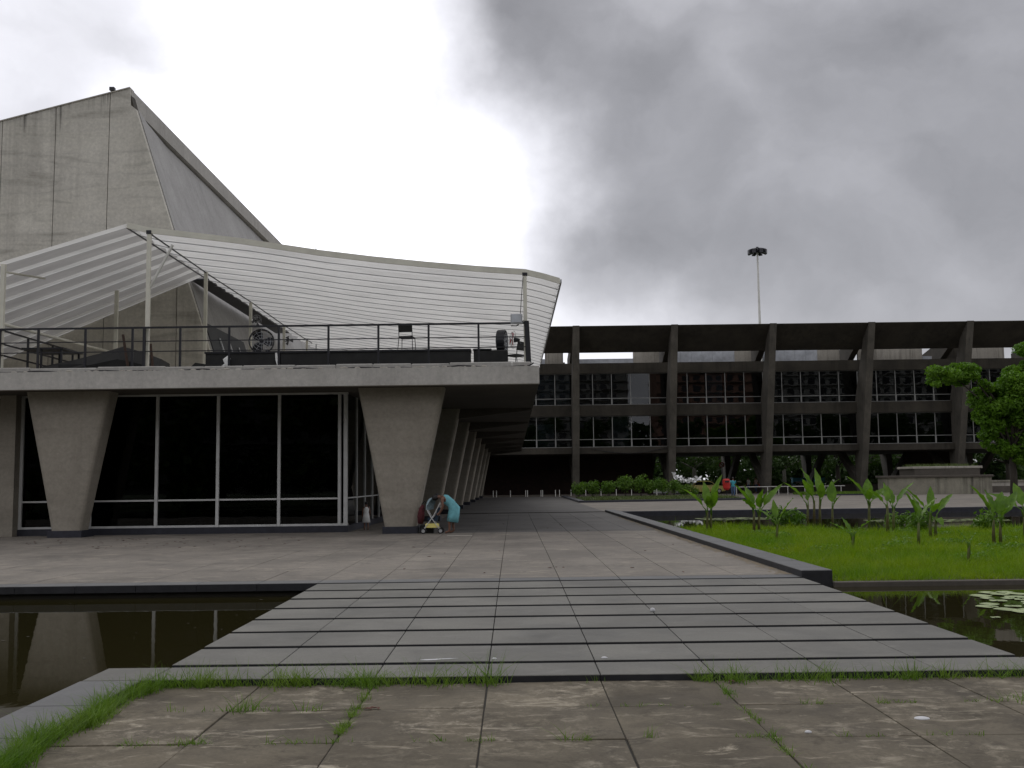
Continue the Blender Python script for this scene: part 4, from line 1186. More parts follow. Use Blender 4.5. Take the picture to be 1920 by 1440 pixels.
MB().torus((24.4, 121.975, 3.25), (0, 1, 0), .27, .045, 20, 5).tube([(24.22, 121.965, 3.43), (24.58, 121.965, 3.07)], .035, 4).build('ring', 'signred', sg)
for i, (x, w_, lb) in enumerate(((34.7, .8, 'pale blue kiosk box left of the leaning strut under the museum'), (37.2, .55, 'narrower pale blue box right of the strut under the museum'))):
    bb = thing('blue_box', lb, 'box', (x, 127, 0), 0, 'pale blue boxes beyond the museum block')
    MB().slab(x - w_, x + w_, 126.6, 127.4, .1, 1.55, .05).build('body', 'bluebin', bb)
    MB().box(x - w_ * .6, x + w_ * .6, 126.55, 126.598, .5, 1.2).build('door', 'whitecloth', bb)
    MB().slab(x - w_ * 1.05, x + w_ * 1.05, 126.5, 127.5, 1.551, 1.64, .03).build('lid', 'bluebin', bb)


# ================================================================== CARS
def make_car(name, label, paint, loc, rz):
    c = thing(name, label, 'car', loc, rz, 'cars parked beyond the museum')

    def mk(mb, nm, mt_, par=c, at=(0, 0, 0), smooth=False):
        mm = bpy.data.meshes.new(nm); mm.from_pydata([(p[0] - at[0], p[1] - at[1], p[2] - at[2]) for p in mb.v], [], mb.f); mm.materials.append(M[mt_]); fixn(mm)
        if smooth:
            mm.polygons.foreach_set('use_smooth', [True] * len(mm.polygons))
        ob = bpy.data.objects.new(nm, mm); COL.objects.link(ob); ob.parent = par; ob.location = at
        return ob
    # cross-sections along x (front = +x): (x, half width, z low, z belt, z roof, half roof width)
    S = [(-2.08, .68, .42, .72, .74, .60), (-2.0, .78, .30, .86, .90, .64), (-1.55, .82, .24, .92, 1.00, .62), (-1.05, .83, .22, .93, 1.38, .56), (-.5, .83, .22, .93, 1.44, .56),
         (.3, .83, .22, .92, 1.42, .56), (.62, .83, .22, .91, 1.26, .58), (1.05, .82, .22, .90, .94, .68), (1.6, .80, .24, .84, .86, .66), (2.0, .74, .30, .72, .76, .60), (2.1, .62, .40, .60, .64, .52)]
    rings = []
    for (x, hw, zl, zb, zr, hr) in S:
        zm = (zl + zb) / 2
        rings.append([(x, -hw * .9, zl), (x, -hw, zm), (x, -hw * .97, zb), (x, -hr, zr), (x, hr, zr), (x, hw * .97, zb), (x, hw, zm), (x, hw * .9, zl)])
    mk(MB().loft(rings), 'body', paint)
    for s_ in (-1, 1):
        for poly in ([(-1.5, .97), (-1.02, 1.30), (-.45, 1.34), (-.45, .97)], [(-.36, .97), (-.36, 1.34), (.30, 1.32), (.55, 1.20), (.92, .97)]):
            q_ = [(x, s_ * (.815 - (z - .95) * .52), z) for x, z in poly]
            mk(MB().add(q_ + [(x, y + s_ * .012, z) for x, y, z in q_], [tuple(range(len(q_)))[::-1], tuple(range(len(q_), 2 * len(q_)))] + [(i, (i + 1) % len(q_), len(q_) + (i + 1) % len(q_), len(q_) + i) for i in range(len(q_))]), 'side_window', 'carglass')
        mk(MB().box(-.30, -.12, s_ * .835 - .012, s_ * .835 + .012, .78, .81), 'handle', 'black')
        mk(MB().slab(.72, .88, s_ * .86 - .07, s_ * .86 + .07, .95, 1.07, .02), 'mirror', paint)
        mk(MB().ball((2.02, s_ * .52, .64), .09, .16, .08, 10, 6), 'headlight', 'hubcap')
        mk(MB().ball((-2.03, s_ * .58, .72), .06, .12, .1, 10, 6), 'tail_light', 'red')
        for x in (-1.28, 1.32):
            tyre = MB().torus((0, 0, 0), (0, 1, 0), .21, .085, 18, 8)
            to = mk(MB().add([(p[0] + x, p[1] + s_ * .76, p[2] + .295) for p in tyre.v], tyre.f), 'wheel', 'rubber', at=(x, s_ * .76, .295))
            mk(MB().tube([(0, s_ * -.03, 0), (0, s_ * .075, 0)], .165, 14), 'rim', 'hubcap', to)
    mk(MB().add([(.64, -.50, 1.27), (1.06, -.6, .965), (1.06, .6, .965), (.64, .50, 1.27), (.66, -.50, 1.285), (1.08, -.6, .98), (1.08, .6, .98), (.66, .5, 1.285)],
                [(0, 1, 2, 3), (4, 7, 6, 5), (0, 4, 5, 1), (1, 5, 6, 2), (2, 6, 7, 3), (3, 7, 4, 0)]), 'windscreen', 'carglass')
    mk(MB().box(2.02, 2.16, -.70, .70, .36, .50), 'bumper', 'rubber')
    mk(MB().box(-2.14, -2.0, -.72, .72, .36, .50), 'bumper', 'rubber')
    return c


make_car('parked_car', 'pale yellow taxi parked beyond the white blossoms', 'yellow', (21.4, 116, 0), R(-3))
make_car('parked_car', 'silver car parked behind the yellow taxi', 'silver', (24.2, 131, -.03), R(4))


# ================================================================== PEOPLE
def skinned(joints, edges, name, mat, parent):
    """one continuous skinned body. joints: {key: (pos, rx, ry)}"""
    keys = list(joints)
    me = bpy.data.meshes.new(name)
    me.from_pydata([joints[k][0] for k in keys], [(keys.index(a), keys.index(b)) for a, b in edges], [])
    tmp = bpy.data.objects.new(name, me); COL.objects.link(tmp)
    sk = tmp.modifiers.new('skin', 'SKIN'); sk.use_smooth_shade = True
    for i, k in enumerate(keys):
        v_ = me.skin_vertices[0].data[i]
        v_.radius = joints[k][1:3]; v_.use_root = (i == 0)
    ss = tmp.modifiers.new('sub', 'SUBSURF'); ss.levels = ss.render_levels = 1
    dg = bpy.context.evaluated_depsgraph_get()
    out = bpy.data.meshes.new_from_object(tmp.evaluated_get(dg)); out.name = name
    out.materials.clear(); out.materials.append(M[mat])
    out.polygons.foreach_set('material_index', [0] * len(out.polygons))
    COL.objects.unlink(tmp); bpy.data.objects.remove(tmp)
    ob = bpy.data.objects.new(name, out); COL.objects.link(ob); ob.parent = parent
    return ob


def local(mb, nm, mt_, parent, smooth=True):
    mm = bpy.data.meshes.new(nm); mm.from_pydata([tuple(p) for p in mb.v], [], mb.f); mm.materials.append(M[mt_]); fixn(mm)
    if smooth:
        mm.polygons.foreach_set('use_smooth', [True] * len(mm.polygons))
    ob = bpy.data.objects.new(nm, mm); COL.objects.link(ob); ob.parent = parent
    return ob


def standing(label, loc, rz, h=1.7, shirt='whitecloth', legs='denim', skin='skin2', stride=.18, dress=None, group=None):
    """upright walking figure facing +x in its own frame"""
    p = thing('person', label, 'person', loc, rz, group)
    s = h / 1.7
    J = {'pelvis': ((0, 0, .92), .13, .10), 'waist': ((.01, 0, 1.08), .125, .095), 'chest': ((.0, 0, 1.28), .15, .11), 'neck': ((.01, 0, 1.46), .055, .055), 'head0': ((.03, 0, 1.53), .075, .08), 'head': ((.035, 0, 1.62), .085, .095)}
    E_ = [('pelvis', 'waist'), ('waist', 'chest'), ('chest', 'neck'), ('neck', 'head0'), ('head0', 'head')]
    for sd_, y, st in (('l', .1, stride), ('r', -.1, -stride)):
        J['hip' + sd_] = ((.0, y, .86), .085, .085); J['knee' + sd_] = ((st * .5 + .03, y, .48), .06, .06); J['ank' + sd_] = ((st - .03, y, .09), .04, .04); J['toe' + sd_] = ((st + .13, y * 1.1, .03), .04, .03)
        J['sho' + sd_] = ((0, y * 1.85, 1.40), .055, .055); J['elb' + sd_] = ((-st * .5 - .03, y * 2.35, 1.12), .042, .042); J['wri' + sd_] = ((-st * .8 + .08, y * 2.3, .89), .03, .03); J['hand' + sd_] = ((-st * .9 + .1, y * 2.25, .80), .035, .025)
        J['thumb' + sd_] = ((-st * .9 + .15, y * 2.1, .83), .012, .012)
        E_ += [('pelvis', 'hip' + sd_), ('hip' + sd_, 'knee' + sd_), ('knee' + sd_, 'ank' + sd_), ('ank' + sd_, 'toe' + sd_), ('chest', 'sho' + sd_), ('sho' + sd_, 'elb' + sd_), ('elb' + sd_, 'wri' + sd_), ('wri' + sd_, 'hand' + sd_), ('wri' + sd_, 'thumb' + sd_)]
    J = {k: (tuple(c * s for c in v_[0]), v_[1] * s, v_[2] * s) for k, v_ in J.items()}
    skinned(J, E_, 'body', skin, p)
    sc = lambda pts: [tuple(c * s for c in q) for q in pts]
    sh = MB()
    if dress:
        sh.tube(sc([(0, 0, .48), (0, 0, .9), (.01, 0, 1.1), (0, 0, 1.3), (0, 0, 1.43)]), [.26 * s, .19 * s, .155 * s, .18 * s, .10 * s], 14, [.22 * s, .16 * s, .125 * s, .14 * s, .09 * s], Vector((1, 0, 0)))
    else:
        sh.tube(sc([(0, 0, .84), (0, 0, .98), (.01, 0, 1.1), (0, 0, 1.3), (0, 0, 1.44)]), [.165 * s, .165 * s, .155 * s, .185 * s, .10 * s], 14, [.13 * s, .13 * s, .12 * s, .14 * s, .085 * s], Vector((1, 0, 0)))
        for sd_ in 'lr':
            a, b = Vector(J['sho' + sd_][0]), Vector(J['elb' + sd_][0])
            sh.tube([a + (a - b) * .1, a, a.lerp(b, .75)], [.05 * s, .072 * s, .065 * s], 10)
    local(sh, 'shirt' if not dress else 'dress', shirt, p)
    if not dress:
        tr = MB()
        for sd_ in 'lr':
            a, k_, b = Vector(J['hip' + sd_][0]), Vector(J['knee' + sd_][0]), Vector(J['ank' + sd_][0])
            tr.tube([a + Vector((0, 0, .07 * s)), a.lerp(k_, .4), k_, k_.lerp(b, .95)], [.11 * s, .10 * s, .078 * s, .07 * s], 10)
        local(tr, 'trousers', legs, p)
    hd_ = J['head'][0]
    hr = MB().ball((hd_[0] - .02 * s, 0, hd_[2] + .035 * s), .108 * s, .1 * s, .10 * s, 12, 8)
    local(hr, 'hair', 'hair', p)
    fc = MB().ball((hd_[0] + .095 * s, 0, hd_[2] - .02 * s), .018 * s, .016 * s, .022 * s, 8, 6)
    local(fc, 'nose', skin, p)
    return p


standing('man in a teal shirt and blue jeans walking away across the far plaza', (19.98, 95, 0), R(80), 1.72, 'teal', 'denim', 'skin')
standing('pedestrian in a white top walking beyond the far plaza, left of the pair', (26.6, 118.2, .0), R(200), 1.72, 'whitecloth', 'denim', 'skin2', .12, group='pair of pedestrians under the museum')
standing('pedestrian in a pale pink top with a red bag, right of the pair', (27.5, 118.4, .0), R(200), 1.75, 'pinkcloth', 'denim', 'skin2', .12, group='pair of pedestrians under the museum')
tag(MB().slab(27.75, 28.25, 118.0, 118.3, .62, 1.10, .06).tube([(27.85, 118.15, 1.08), (28.0, 118.15, 1.35), (28.15, 118.15, 1.08)], .02, 6).build('red_bag', 'red', at=(28, 118.15, .62)), 'bright red bag held beside the pedestrian in pink', 'bag')
standing('small child in a white dress standing in the shade by the glazed side wall', (-5.05, 35.9, 0), R(110), .95, 'whitecloth', 'denim', 'skin', .04, dress=True)

# woman bending over the pushchair (faces -x)
wo_ = thing('person', 'woman in a pale turquoise dress bending over a pushchair beside the wedge column', 'person', (-1.98, 33.05, 0), R(180))
J = {'pelvis': ((-.10, 0, .80), .12, .11), 'waist': ((.02, 0, .94), .11, .095), 'chest': ((.20, 0, 1.08), .13, .10), 'neck': ((.36, 0, 1.16), .05, .05), 'head0': ((.43, 0, 1.14), .07, .075), 'head': ((.50, 0, 1.09), .082, .09)}
E_ = [('pelvis', 'waist'), ('waist', 'chest'), ('chest', 'neck'), ('neck', 'head0'), ('head0', 'head')]
for sd_, y, fx_ in (('l', .09, .05), ('r', -.09, -.04)):
    J['hip' + sd_] = ((-.09, y, .74), .085, .085); J['knee' + sd_] = ((-.01 + fx_, y, .42), .058, .058); J['ank' + sd_] = ((-.03 + fx_ * 1.4, y, .08), .036, .036); J['toe' + sd_] = ((.12 + fx_ * 1.4, y * 1.1, .028), .036, .026)
    J['sho' + sd_] = ((.26, y * 1.9, 1.12), .055, .055); J['elb' + sd_] = ((.24, y * 2.2, .84), .04, .04); J['wri' + sd_] = ((.36, y * 2.0, .63), .03, .03); J['hand' + sd_] = ((.42, y * 1.9, .57), .035, .025)
    J['thumb' + sd_] = ((.44, y * 1.6, .61), .012, .012)
    E_ += [('pelvis', 'hip' + sd_), ('hip' + sd_, 'knee' + sd_), ('knee' + sd_, 'ank' + sd_), ('ank' + sd_, 'toe' + sd_), ('chest', 'sho' + sd_), ('sho' + sd_, 'elb' + sd_), ('elb' + sd_, 'wri' + sd_), ('wri' + sd_, 'hand' + sd_), ('wri' + sd_, 'thumb' + sd_)]
skinned(J, E_, 'body', 'skin', wo_)
local(MB().tube([(-.05, 0, .36), (-.08, 0, .55), (-.11, 0, .78), (.0, 0, .95), (.17, 0, 1.08), (.25, 0, 1.12)], [.18, .185, .185, .14, .15, .12], 14, [.185, .18, .165, .125, .125, .09], Vector((0, 1, 0))), 'dress', 'cyan', wo_)
hr = MB().ball((.49, 0, 1.13), .105, .098, .10, 12, 8).ball((.44, 0, 1.22), .05, .05, .05, 8, 6)
local(hr, 'hair', 'hair', wo_)

# pushchair
ps = thing('pushchair', 'pushchair with a pale blue hood and yellow basket in front of the bending woman', 'pushchair', (-2.62, 33.1, 0))
for sy in (-.2, .2):
    MB().tube([(-2.86, 33.1 + sy, .1), (-2.52, 33.1 + sy, .55), (-2.30, 33.1 + sy, .98)], .014, 6).build('frame', 'mullion', ps)
    MB().tube([(-2.30, 33.1 + sy, .1), (-2.62, 33.1 + sy, .55), (-2.72, 33.1 + sy, .75)], .014, 6).build('frame', 'mullion', ps)
    for x in (-2.84, -2.30):
        w_ = MB().torus((x, 33.1 + sy * 1.15, .09), (0, 1, 0), .07, .022, 14, 6).build('wheel', 'rubber', ps, at=(x, 33.1 + sy * 1.15, .09))
        MB().tube([(x, 33.1 + sy * 1.15 - .02, .09), (x, 33.1 + sy * 1.15 + .02, .09)], .055, 10).build('rim', 'hubcap', w_)
MB().tube([(-2.30, 32.9, .98), (-2.30, 33.3, .98)], .018, 6).build('handle', 'black', ps)
MB().loft([[(-2.70, y, .42), (-2.42, y, .38), (-2.30, y, .80), (-2.38, y, .82), (-2.48, y, .47), (-2.70, y, .50)] for y in (32.92, 33.28)]).build('seat', 'navy', ps)
hoodr = []
for j in range(7):
    a = R(-10 + j * 22)
    hoodr.append([(-2.60 + .20 * math.cos(b) * .5 - .13 * math.cos(a) * math.sin(b), 33.1 + .21 * math.cos(b), .78 + .27 * math.sin(b) * math.sin(a) + .1 * (j / 6)) for b in [R(15 + 15 * q) for q in range(11)]])
hm = MB()
vs_ = [p for r_ in hoodr for p in r_]
hm.add(vs_, [(i * 11 + j, i * 11 + j + 1, (i + 1) * 11 + j + 1, (i + 1) * 11 + j) for i in range(6) for j in range(10)])
hm.build('hood', 'hoodcloth', ps)
MB().slab(-2.78, -2.36, 32.93, 33.27, .19, .32, .03).build('basket', 'yellow', ps)
rb = thing('red_bag', 'dark red bag hanging behind the pushchair next to the wedge column', 'bag', (-2.93, 33.1, .3))
MB().tube([(-2.95, 33.15, .32), (-2.93, 33.12, .55), (-2.90, 33.10, .78), (-2.85, 33.1, .9)], [.09, .12, .09, .05], 10, [.10, .12, .09, .04]).build('bag_body', 'redcloth', rb, smooth=True)
MB().tube([(-2.90, 32.98, .92), (-2.80, 32.98, 1.02), (-2.72, 33.0, .9)], .015, 6).build('strap', 'black', rb)
tag(MB().slab(-3.0, -2.55, 33.35, 33.7, 0, .26, .04).build('dark_bag', 'blackcloth', at=(-2.8, 33.5, 0)), 'black bag on the ground beside the wedge column plinth', 'bag')

# ================================================================== GARDEN PLANTS
def leaf_mesh(Ln, wd, droop, fold=.35, n=9):
    """paddle leaf: petiole then a broad blade folded along its midrib; grows along +x/+z from origin"""
    vs_, fs = [], []
    for i in range(n + 1):
        q = i / n
        w = wd * (math.sin(math.pi * (q ** .75)) ** .8 if 0 < q < 1 else 0.02) * (1 - .15 * q)
        a = droop * q * q
        x = Ln * q * math.cos(0) ; z = -a * Ln * .5
        rip = .02 * math.sin(i * 2.3)
        vs_ += [(x, -w * .5, z + fold * w * .5 + rip), (x, 0, z), (x, w * .5, z + fold * w * .5 - rip)]
    for i in range(n):
        k = i * 3
        fs += [(k, k + 1, k + 4, k + 3), (k + 1, k + 2, k + 5, k + 4)]
    return vs_, fs


def broad_plant(label, x, y, stalks, z=-.05):
    p = thing('broad_leaf_plant', label, 'plant', (x, y, z - (y - 17) * .004), 0, 'banana-like plants in the garden')
    for (dx, dy, hs, leaves) in stalks:
        sm = MB()
        tk = min(1, .35 + hs * .75)
        sm.tube([(dx, dy, 0), (dx * 1.02, dy, hs * .5), (dx + .02, dy, hs)], [.055 * tk, .047 * tk, .032 * tk], 8)
        st = local(sm, 'stalk', 'stalk', p)
        for (az, el, Ln, wd) in leaves:
            az, el = R(az), R(el)
            pet = .28 * Ln
            d = Vector((math.cos(az) * math.cos(el), math.sin(az) * math.cos(el), math.sin(el)))
            base = Vector((dx + .02, dy, hs * .92))
            pm = MB().tube([base - Vector((0, 0, .15)), base + Vector((0, 0, .06)) + d * pet * .4, base + d * pet + Vector((0, 0, .05))], [.026, .02, .012], 6)
            local(pm, 'petiole', 'banana', st)
            vs_, fs = leaf_mesh(Ln, wd, random.uniform(.15, .5), random.uniform(.3, .6))
            side = d.cross(Vector((0, 0, 1))).normalized() if abs(d.z) < .99 else Vector((0, 1, 0))
            # roll the blade a little so it shows its face
            rl_ = random.uniform(-.7, .7)
            upv = side.cross(d)
            s2 = side * math.cos(rl_) + upv * math.sin(rl_); u2 = s2.cross(d)
            b2_ = base + d * pet * .95 + Vector((0, 0, .05))
            lv = MB().add([b2_ + d * q[0] - s2 * q[1] + u2 * q[2] for q in vs_], fs)
            local(lv, 'leaf', 'banana', p)
    p.scale = (.98, .98, .98)
    return p


def lv(n, Ln, wd, az0=0, el=62):
    return [(az0 + 360 / n * i + random.uniform(-25, 25), el + random.uniform(-14, 16), Ln * random.uniform(.85, 1.1), wd * random.uniform(.85, 1.15)) for i in range(n)]


broad_plant('leftmost broad-leaved plant in the garden, twin stalks with one wide leaf thrown left', 5.96, 32.3,
            [(0, 0, .72, [(175, 52, .85, .30), (90, 80, .8, .30)]), (.13, .1, .7, [(15, 78, 1.0, .32), (-60, 70, .62, .3), (-120, 65, .5, .26)])])
broad_plant('many-leaved plant second from the left, with one long leaf pointing up right', 7.25, 31.4,
            [(-.06, 0, .75, [(170, 60, .80, .26), (120, 70, .7, .3)]), (.1, .05, .7, [(10, 52, .95, .24), (-70, 75, .6, .3), (200, 40, .6, .24), (-20, 70, .6, .26)])])
broad_plant('slim plant with three narrow upright leaves just right of the many-leaved one', 6.94, 27.7,
            [(0, 0, .50, [(170, 42, .62, .17), (100, 72, .55, .18), (15, 58, .66, .17)])])
broad_plant('tall clump of four stalks in the middle of the garden against the water', 9.9, 34.3,
            [(-.28, 0, .85, [(165, 55, .85, .3), (60, 70, .6, .26)]), (-.05, .05, 1.0, [(130, 72, .95, .3), (200, 62, .7, .26)]), (.12, 0, .95, [(30, 50, .9, .28), (85, 80, .95, .3), (-80, 70, .6, .28)]), (.5, -.1, .75, [(70, 78, .75, .34), (-40, 60, .4, .2)])])
broad_plant('reddish-stalked plant with drooping broad leaves left of the twin stalks', 11.12, 32.8,
            [(0, 0, .92, [(150, 62, .85, .34), (20, 40, .7, .3), (80, 75, .7, .34), (-100, 60, .5, .26)])])
broad_plant('pair of reddish stalks with a leaf pointing up right before the concrete planter', 10.75, 30.0,
            [(-.06, 0, .88, [(150, 50, .6, .22), (80, 76, .6, .26)]), (.22, .3, .8, [(15, 55, .85, .22), (190, 60, .55, .22), (90, 75, .6, .22)])])
broad_plant('short forked plant with three thin leaves standing alone in the grass', 7.60, 23.6,
            [(0, 0, .36, [(165, 35, .45, .11), (115, 55, .42, .11), (20, 40, .52, .12)])])
broad_plant('stout plant with a wide blunt leaf at the right of the garden', 9.44, 24.5,
            [(0, 0, .62, [(140, 74, .62, .30), (30, 45, .68, .2), (80, 72, .55, .26)])])
broad_plant('taller plant with crossed pointed leaves behind the stout one', 10.93, 27.4,
            [(-.06, 0, .70, [(160, 55, .75, .2), (60, 66, .7, .22), (-60, 50, .4, .2)]), (.08, 0, .65, [(20, 50, .7, .24), (-90, -20, .4, .2)])])
broad_plant('tiny withered sprout with one curled pale leaf in the grass', 8.68, 20.1,
            [(0, 0, .34, [(165, 60, .26, .05), (20, 55, .24, .10)])])
broad_plant('strong twin-stalked plant with a broad fan of leaves near the right end', 11.25, 24.5,
            [(-.06, 0, .66, [(150, 68, .75, .32), (100, 74, .6, .3)]), (.1, 0, .62, [(25, 52, .8, .26), (60, 72, .62, .3), (-70, 60, .4, .24)])])
broad_plant('plant with low wide leaves at the far right edge of the garden', 12.95, 26.6,
            [(0, 0, .78, [(170, 38, .8, .26), (100, 66, .7, .28), (10, 45, .7, .26)])])

# marsh weeds at the back edge of the garden bed
cl = []
for (x, y, r_) in ((8.9, 34.6, .55), (9.4, 34.9, .45), (11.7, 31.8, .4), (12.0, 31.2, .4), (15.5, 29.5, .6), (13.6, 30.5, .4), (17, 29.5, .6)):
    cl += [(x + random.uniform(-.3, .3), y + random.uniform(-.2, .2), .12 + random.uniform(0, .3)) for _ in range(4)]
V, F = leafcloud(cl, [.32] * len(cl), 2600, .13, .9)
tag(raw('marsh_weeds', V, F, 'hedge'), 'leafy weeds growing along the back edge of the garden bed', 'weeds', kind='stuff')

cl = []
for _ in range(60):
    x = random.uniform(5.6, 15.5); y = random.uniform(18.2, 31)
    if x / y < .55:
        cl.append((x, y, -.02 + random.uniform(0, .06)))
V, F = leafcloud(cl, [random.uniform(.18, .5) for _ in cl], 7000, .075, .3, 1.0)
tag(raw('lawn_weeds', V, F, 'banana'), 'patches of small broad weeds among the garden grass', 'weeds', kind='stuff')

# lily pads on the near right pool
pm = bpy.data.meshes.new('lily_pad')
vs_ = [(0, 0, .004)]
for j in range(17):
    a = R(12 + j * 21)
    vs_.append((math.cos(a), math.sin(a), .006 + .003 * math.sin(3 * a)))
pm.from_pydata(vs_, [], [(0, j, j + 1) for j in range(1, 17)]); pm.materials.append(M['lily'])
pads = []
tries = 0
while len(pads) < 62 and tries < 6000:
    tries += 1
    x = random.uniform(6.3, 9.6); y = random.uniform(12.6, 15.9); r_ = random.uniform(.10, .17)
    core = (y > 14.0 and x > 6.45 + (15.7 - y) * .35) or (abs((x - 6.75) - (y - 14.6) * -.2) < .55 and y < 14.6)
    if not core or x / y > .62 or any((x - a) ** 2 + (y - b) ** 2 < (.8 * (r_ + c)) ** 2 for a, b, c in pads):
        continue
    pads.append((x, y, r_))
pads += [(5.95, 13.1, .06), (6.25, 12.5, .05), (6.5, 12.2, .045)]
for x, y, r_ in pads:
    o = bpy.data.objects.new('lily_pad', pm); COL.objects.link(o)
    o.location = (x, y, -.152 + random.uniform(0, .004)); o.scale = (r_, r_, 1); o.rotation_euler.z = random.uniform(0, 6.28)
    tag(o, 'round pale green lily pad floating on the near right pool' if r_ > .065 else 'tiny lone lily pad drifting apart from the raft toward the steps', 'lily pad', 'lily pads on the near right pool' if r_ > .065 else 'stray lily pads near the steps')
# far rafts
fm = MB()
for (xa, xb, ya, yb, n_) in ((8.6, 13.2, 47.0, 49.5, 130), (15.0, 20.5, 42.6, 45.0, 170), (15.8, 19, 34.5, 36.0, 60)):
    for _ in range(n_):
        x, y, r_ = random.uniform(xa, xb), random.uniform(ya, yb), random.uniform(.1, .2)
        fm.add([(x + r_ * math.cos(j * .785), y + r_ * math.sin(j * .785), -.228) for j in range(8)], [tuple(range(8))])
tag(fm.build('lily_raft', 'lily'), 'drifts of floating lily pads on the far pool', 'lily pads', kind='stuff')

# ================================================================== WEEDS IN THE FOREGROUND
pts, hs = [], []
def tuft(x, y, n, r_, h, z=-.135):
    a = rng.normal(size=(n, 2)) * r_
    pts.append(np.stack([x + a[:, 0], y + a[:, 1], np.full(n, z - .01)], 1)); hs.append(rng.uniform(.35, 1.15, n) * h)


for i in range(430):                                   # thick fringe along the near-left kerb
    y = random.uniform(4.6, 9.15); x = -3.235 + random.uniform(0, .10) + .05 * math.sin(y * 5)
    tuft(x, y, 14, .045, random.uniform(.08, .21) * (1.2 if y < 7.4 else .95))
for i in range(150):                                    # foot of the first step, left half
    x = -3.2 + random.random() ** 1.2 * 3.1
    tuft(x, 9.20 + random.uniform(-.03, .03), random.randint(4, 14), .035, random.uniform(.09, .26))
tuft(-.22, 9.15, 46, .06, .30); tuft(-1.25, 9.12, 70, .09, .2); tuft(-.65, 9.17, 30, .09, .2); tuft(-2.0, 9.17, 40, .1, .2)
for i in range(130):                                    # foot of the first step, right part
    x = 1.55 + random.random() * 3.2
    tuft(x, 9.19 + random.uniform(-.03, .03), random.randint(3, 12), .035, random.uniform(.07, .21))
tuft(2.65, 9.14, 60, .12, .2); tuft(3.4, 9.15, 34, .06, .22); tuft(1.9, 9.15, 40, .1, .18); tuft(.62, 9.18, 10, .06, .08)
for (x0, y0, x1, y1, n_, h) in ((JX[2], 9.1, JX[2], 7.15, 100, .075), (JX[5], 9.1, JX[5], 5.9, 95, .06), (-2.9, 8.22, -1.5, 8.22, 26, .07), (-3.1, 7.2, .5, 7.2, 120, .06), (.55, 8.22, 1.75, 8.22, 22, .045), (1.2, 7.2, 3.6, 7.2, 40, .05), (2.2, 8.22, 4.6, 8.22, 46, .055), (.3, 6.19, 3.2, 6.19, 34, .06), (4.2, 7.2, 5.0, 7.2, 20, .06)):
    for i in range(n_):
        q = random.random()
        if math.sin(q * 23 + x0 * 3) < -.35:
            continue
        tuft(x0 + (x1 - x0) * q, y0 + (y1 - y0) * q, random.randint(3, 9), .022, h * random.uniform(.5, 1.4))
tuft(-2.1, 8.22, 60, .06, .16); tuft(-1.63, 8.22, 12, .03, .09); tuft(.35, 7.2, 18, .03, .14); tuft(.9, 7.22, 14, .03, .1)
tuft(3.9, 8.25, 50, .09, .09)
Pp = np.concatenate(pts); Hh = np.concatenate(hs)
V, F = blades(Pp, Hh, rng.uniform(.0045, .0095, len(Pp)), .9, 4, .8)
tag(raw('joint_weeds', V, F, 'weed'), 'grass and weeds sprouting from the paving joints and along the kerb', 'weeds', kind='stuff')

# fallen leaves, droppings, litter
for i, (x, y, z, s_, lb) in enumerate(((-.74, 10.05, .0, .16, 'long white splash on the second step slab'), (.0, 0, 0, 0, ''),)):
    if not lb:
        continue
    d = MB()
    pts_ = [(-.17, -.02), (-.10, -.045), (-.02, -.03), (.04, .0), (.12, .02), (.20, .055), (.10, .05), (.02, .035), (-.05, .02), (-.12, .01)]
    d.add([(x + a, y + b, -.0665) for a, b in pts_] + [(x, y, -.063)], [(j, (j + 1) % 10, 10) for j in range(10)])
    tag(d.build('white_splash', 'dropping', at=(x, y, -.04)), lb, 'stain')
for x, y, z, r_, lb in ((-.2, 10.05, -.069, .02, 'small white speck beside the middle joint of the second step'), (.84, 10.03, -.069, .025, 'small white speck right of the middle on the second step'),
                        (1.72, 13.2, -.04, .035, 'crumpled white scrap on the middle of the steps'), (2.92, 7.68, -.133, .045, 'faint round white blotch on a paving slab at the right'), (2.0, 7.32, -.134, .02, 'pale smear on a paving slab below the right steps')):
    d = MB().ball((x, y, z), r_ * 1.25, r_, .012 if r_ < .06 else .006, 10, 6)
    if 'scrap' in lb:
        d = MB().ball((x, y, z + .02), r_, r_ * .8, .03, 7, 5)
    tag(d.build('white_speck', 'dropping', at=(x, y, z)), lb, 'stain')
lf = MB()
for (x, y, z) in [(-1.15 + random.uniform(-.05, .12), 8.2 + random.uniform(-.03, .03), -.128) for _ in range(3)] + [(1.9 + random.uniform(-.06, .06), 9.1, -.125) for _ in range(3)] + \
        [(random.uniform(-15, -6), random.uniform(27, 32.6), .004) for _ in range(90)] + [(random.uniform(-3, 4.4), random.uniform(18, 40), .004) for _ in range(25)]:
    a = random.uniform(0, 6.28); l_ = random.uniform(.03, .06) if y < 12 else random.uniform(.03, .07)
    c, s_ = math.cos(a) * l_, math.sin(a) * l_
    lf.add([(x - c, y - s_, z), (x + s_ * .4, y - c * .4, z + .012), (x + c, y + s_, z + .004), (x - s_ * .4, y + c * .4, z + .012)], [(0, 1, 2, 3)])
tag(lf.build('fallen_leaves', 'deadleaf'), 'brown dead leaves scattered over the paving', 'leaves', kind='stuff')
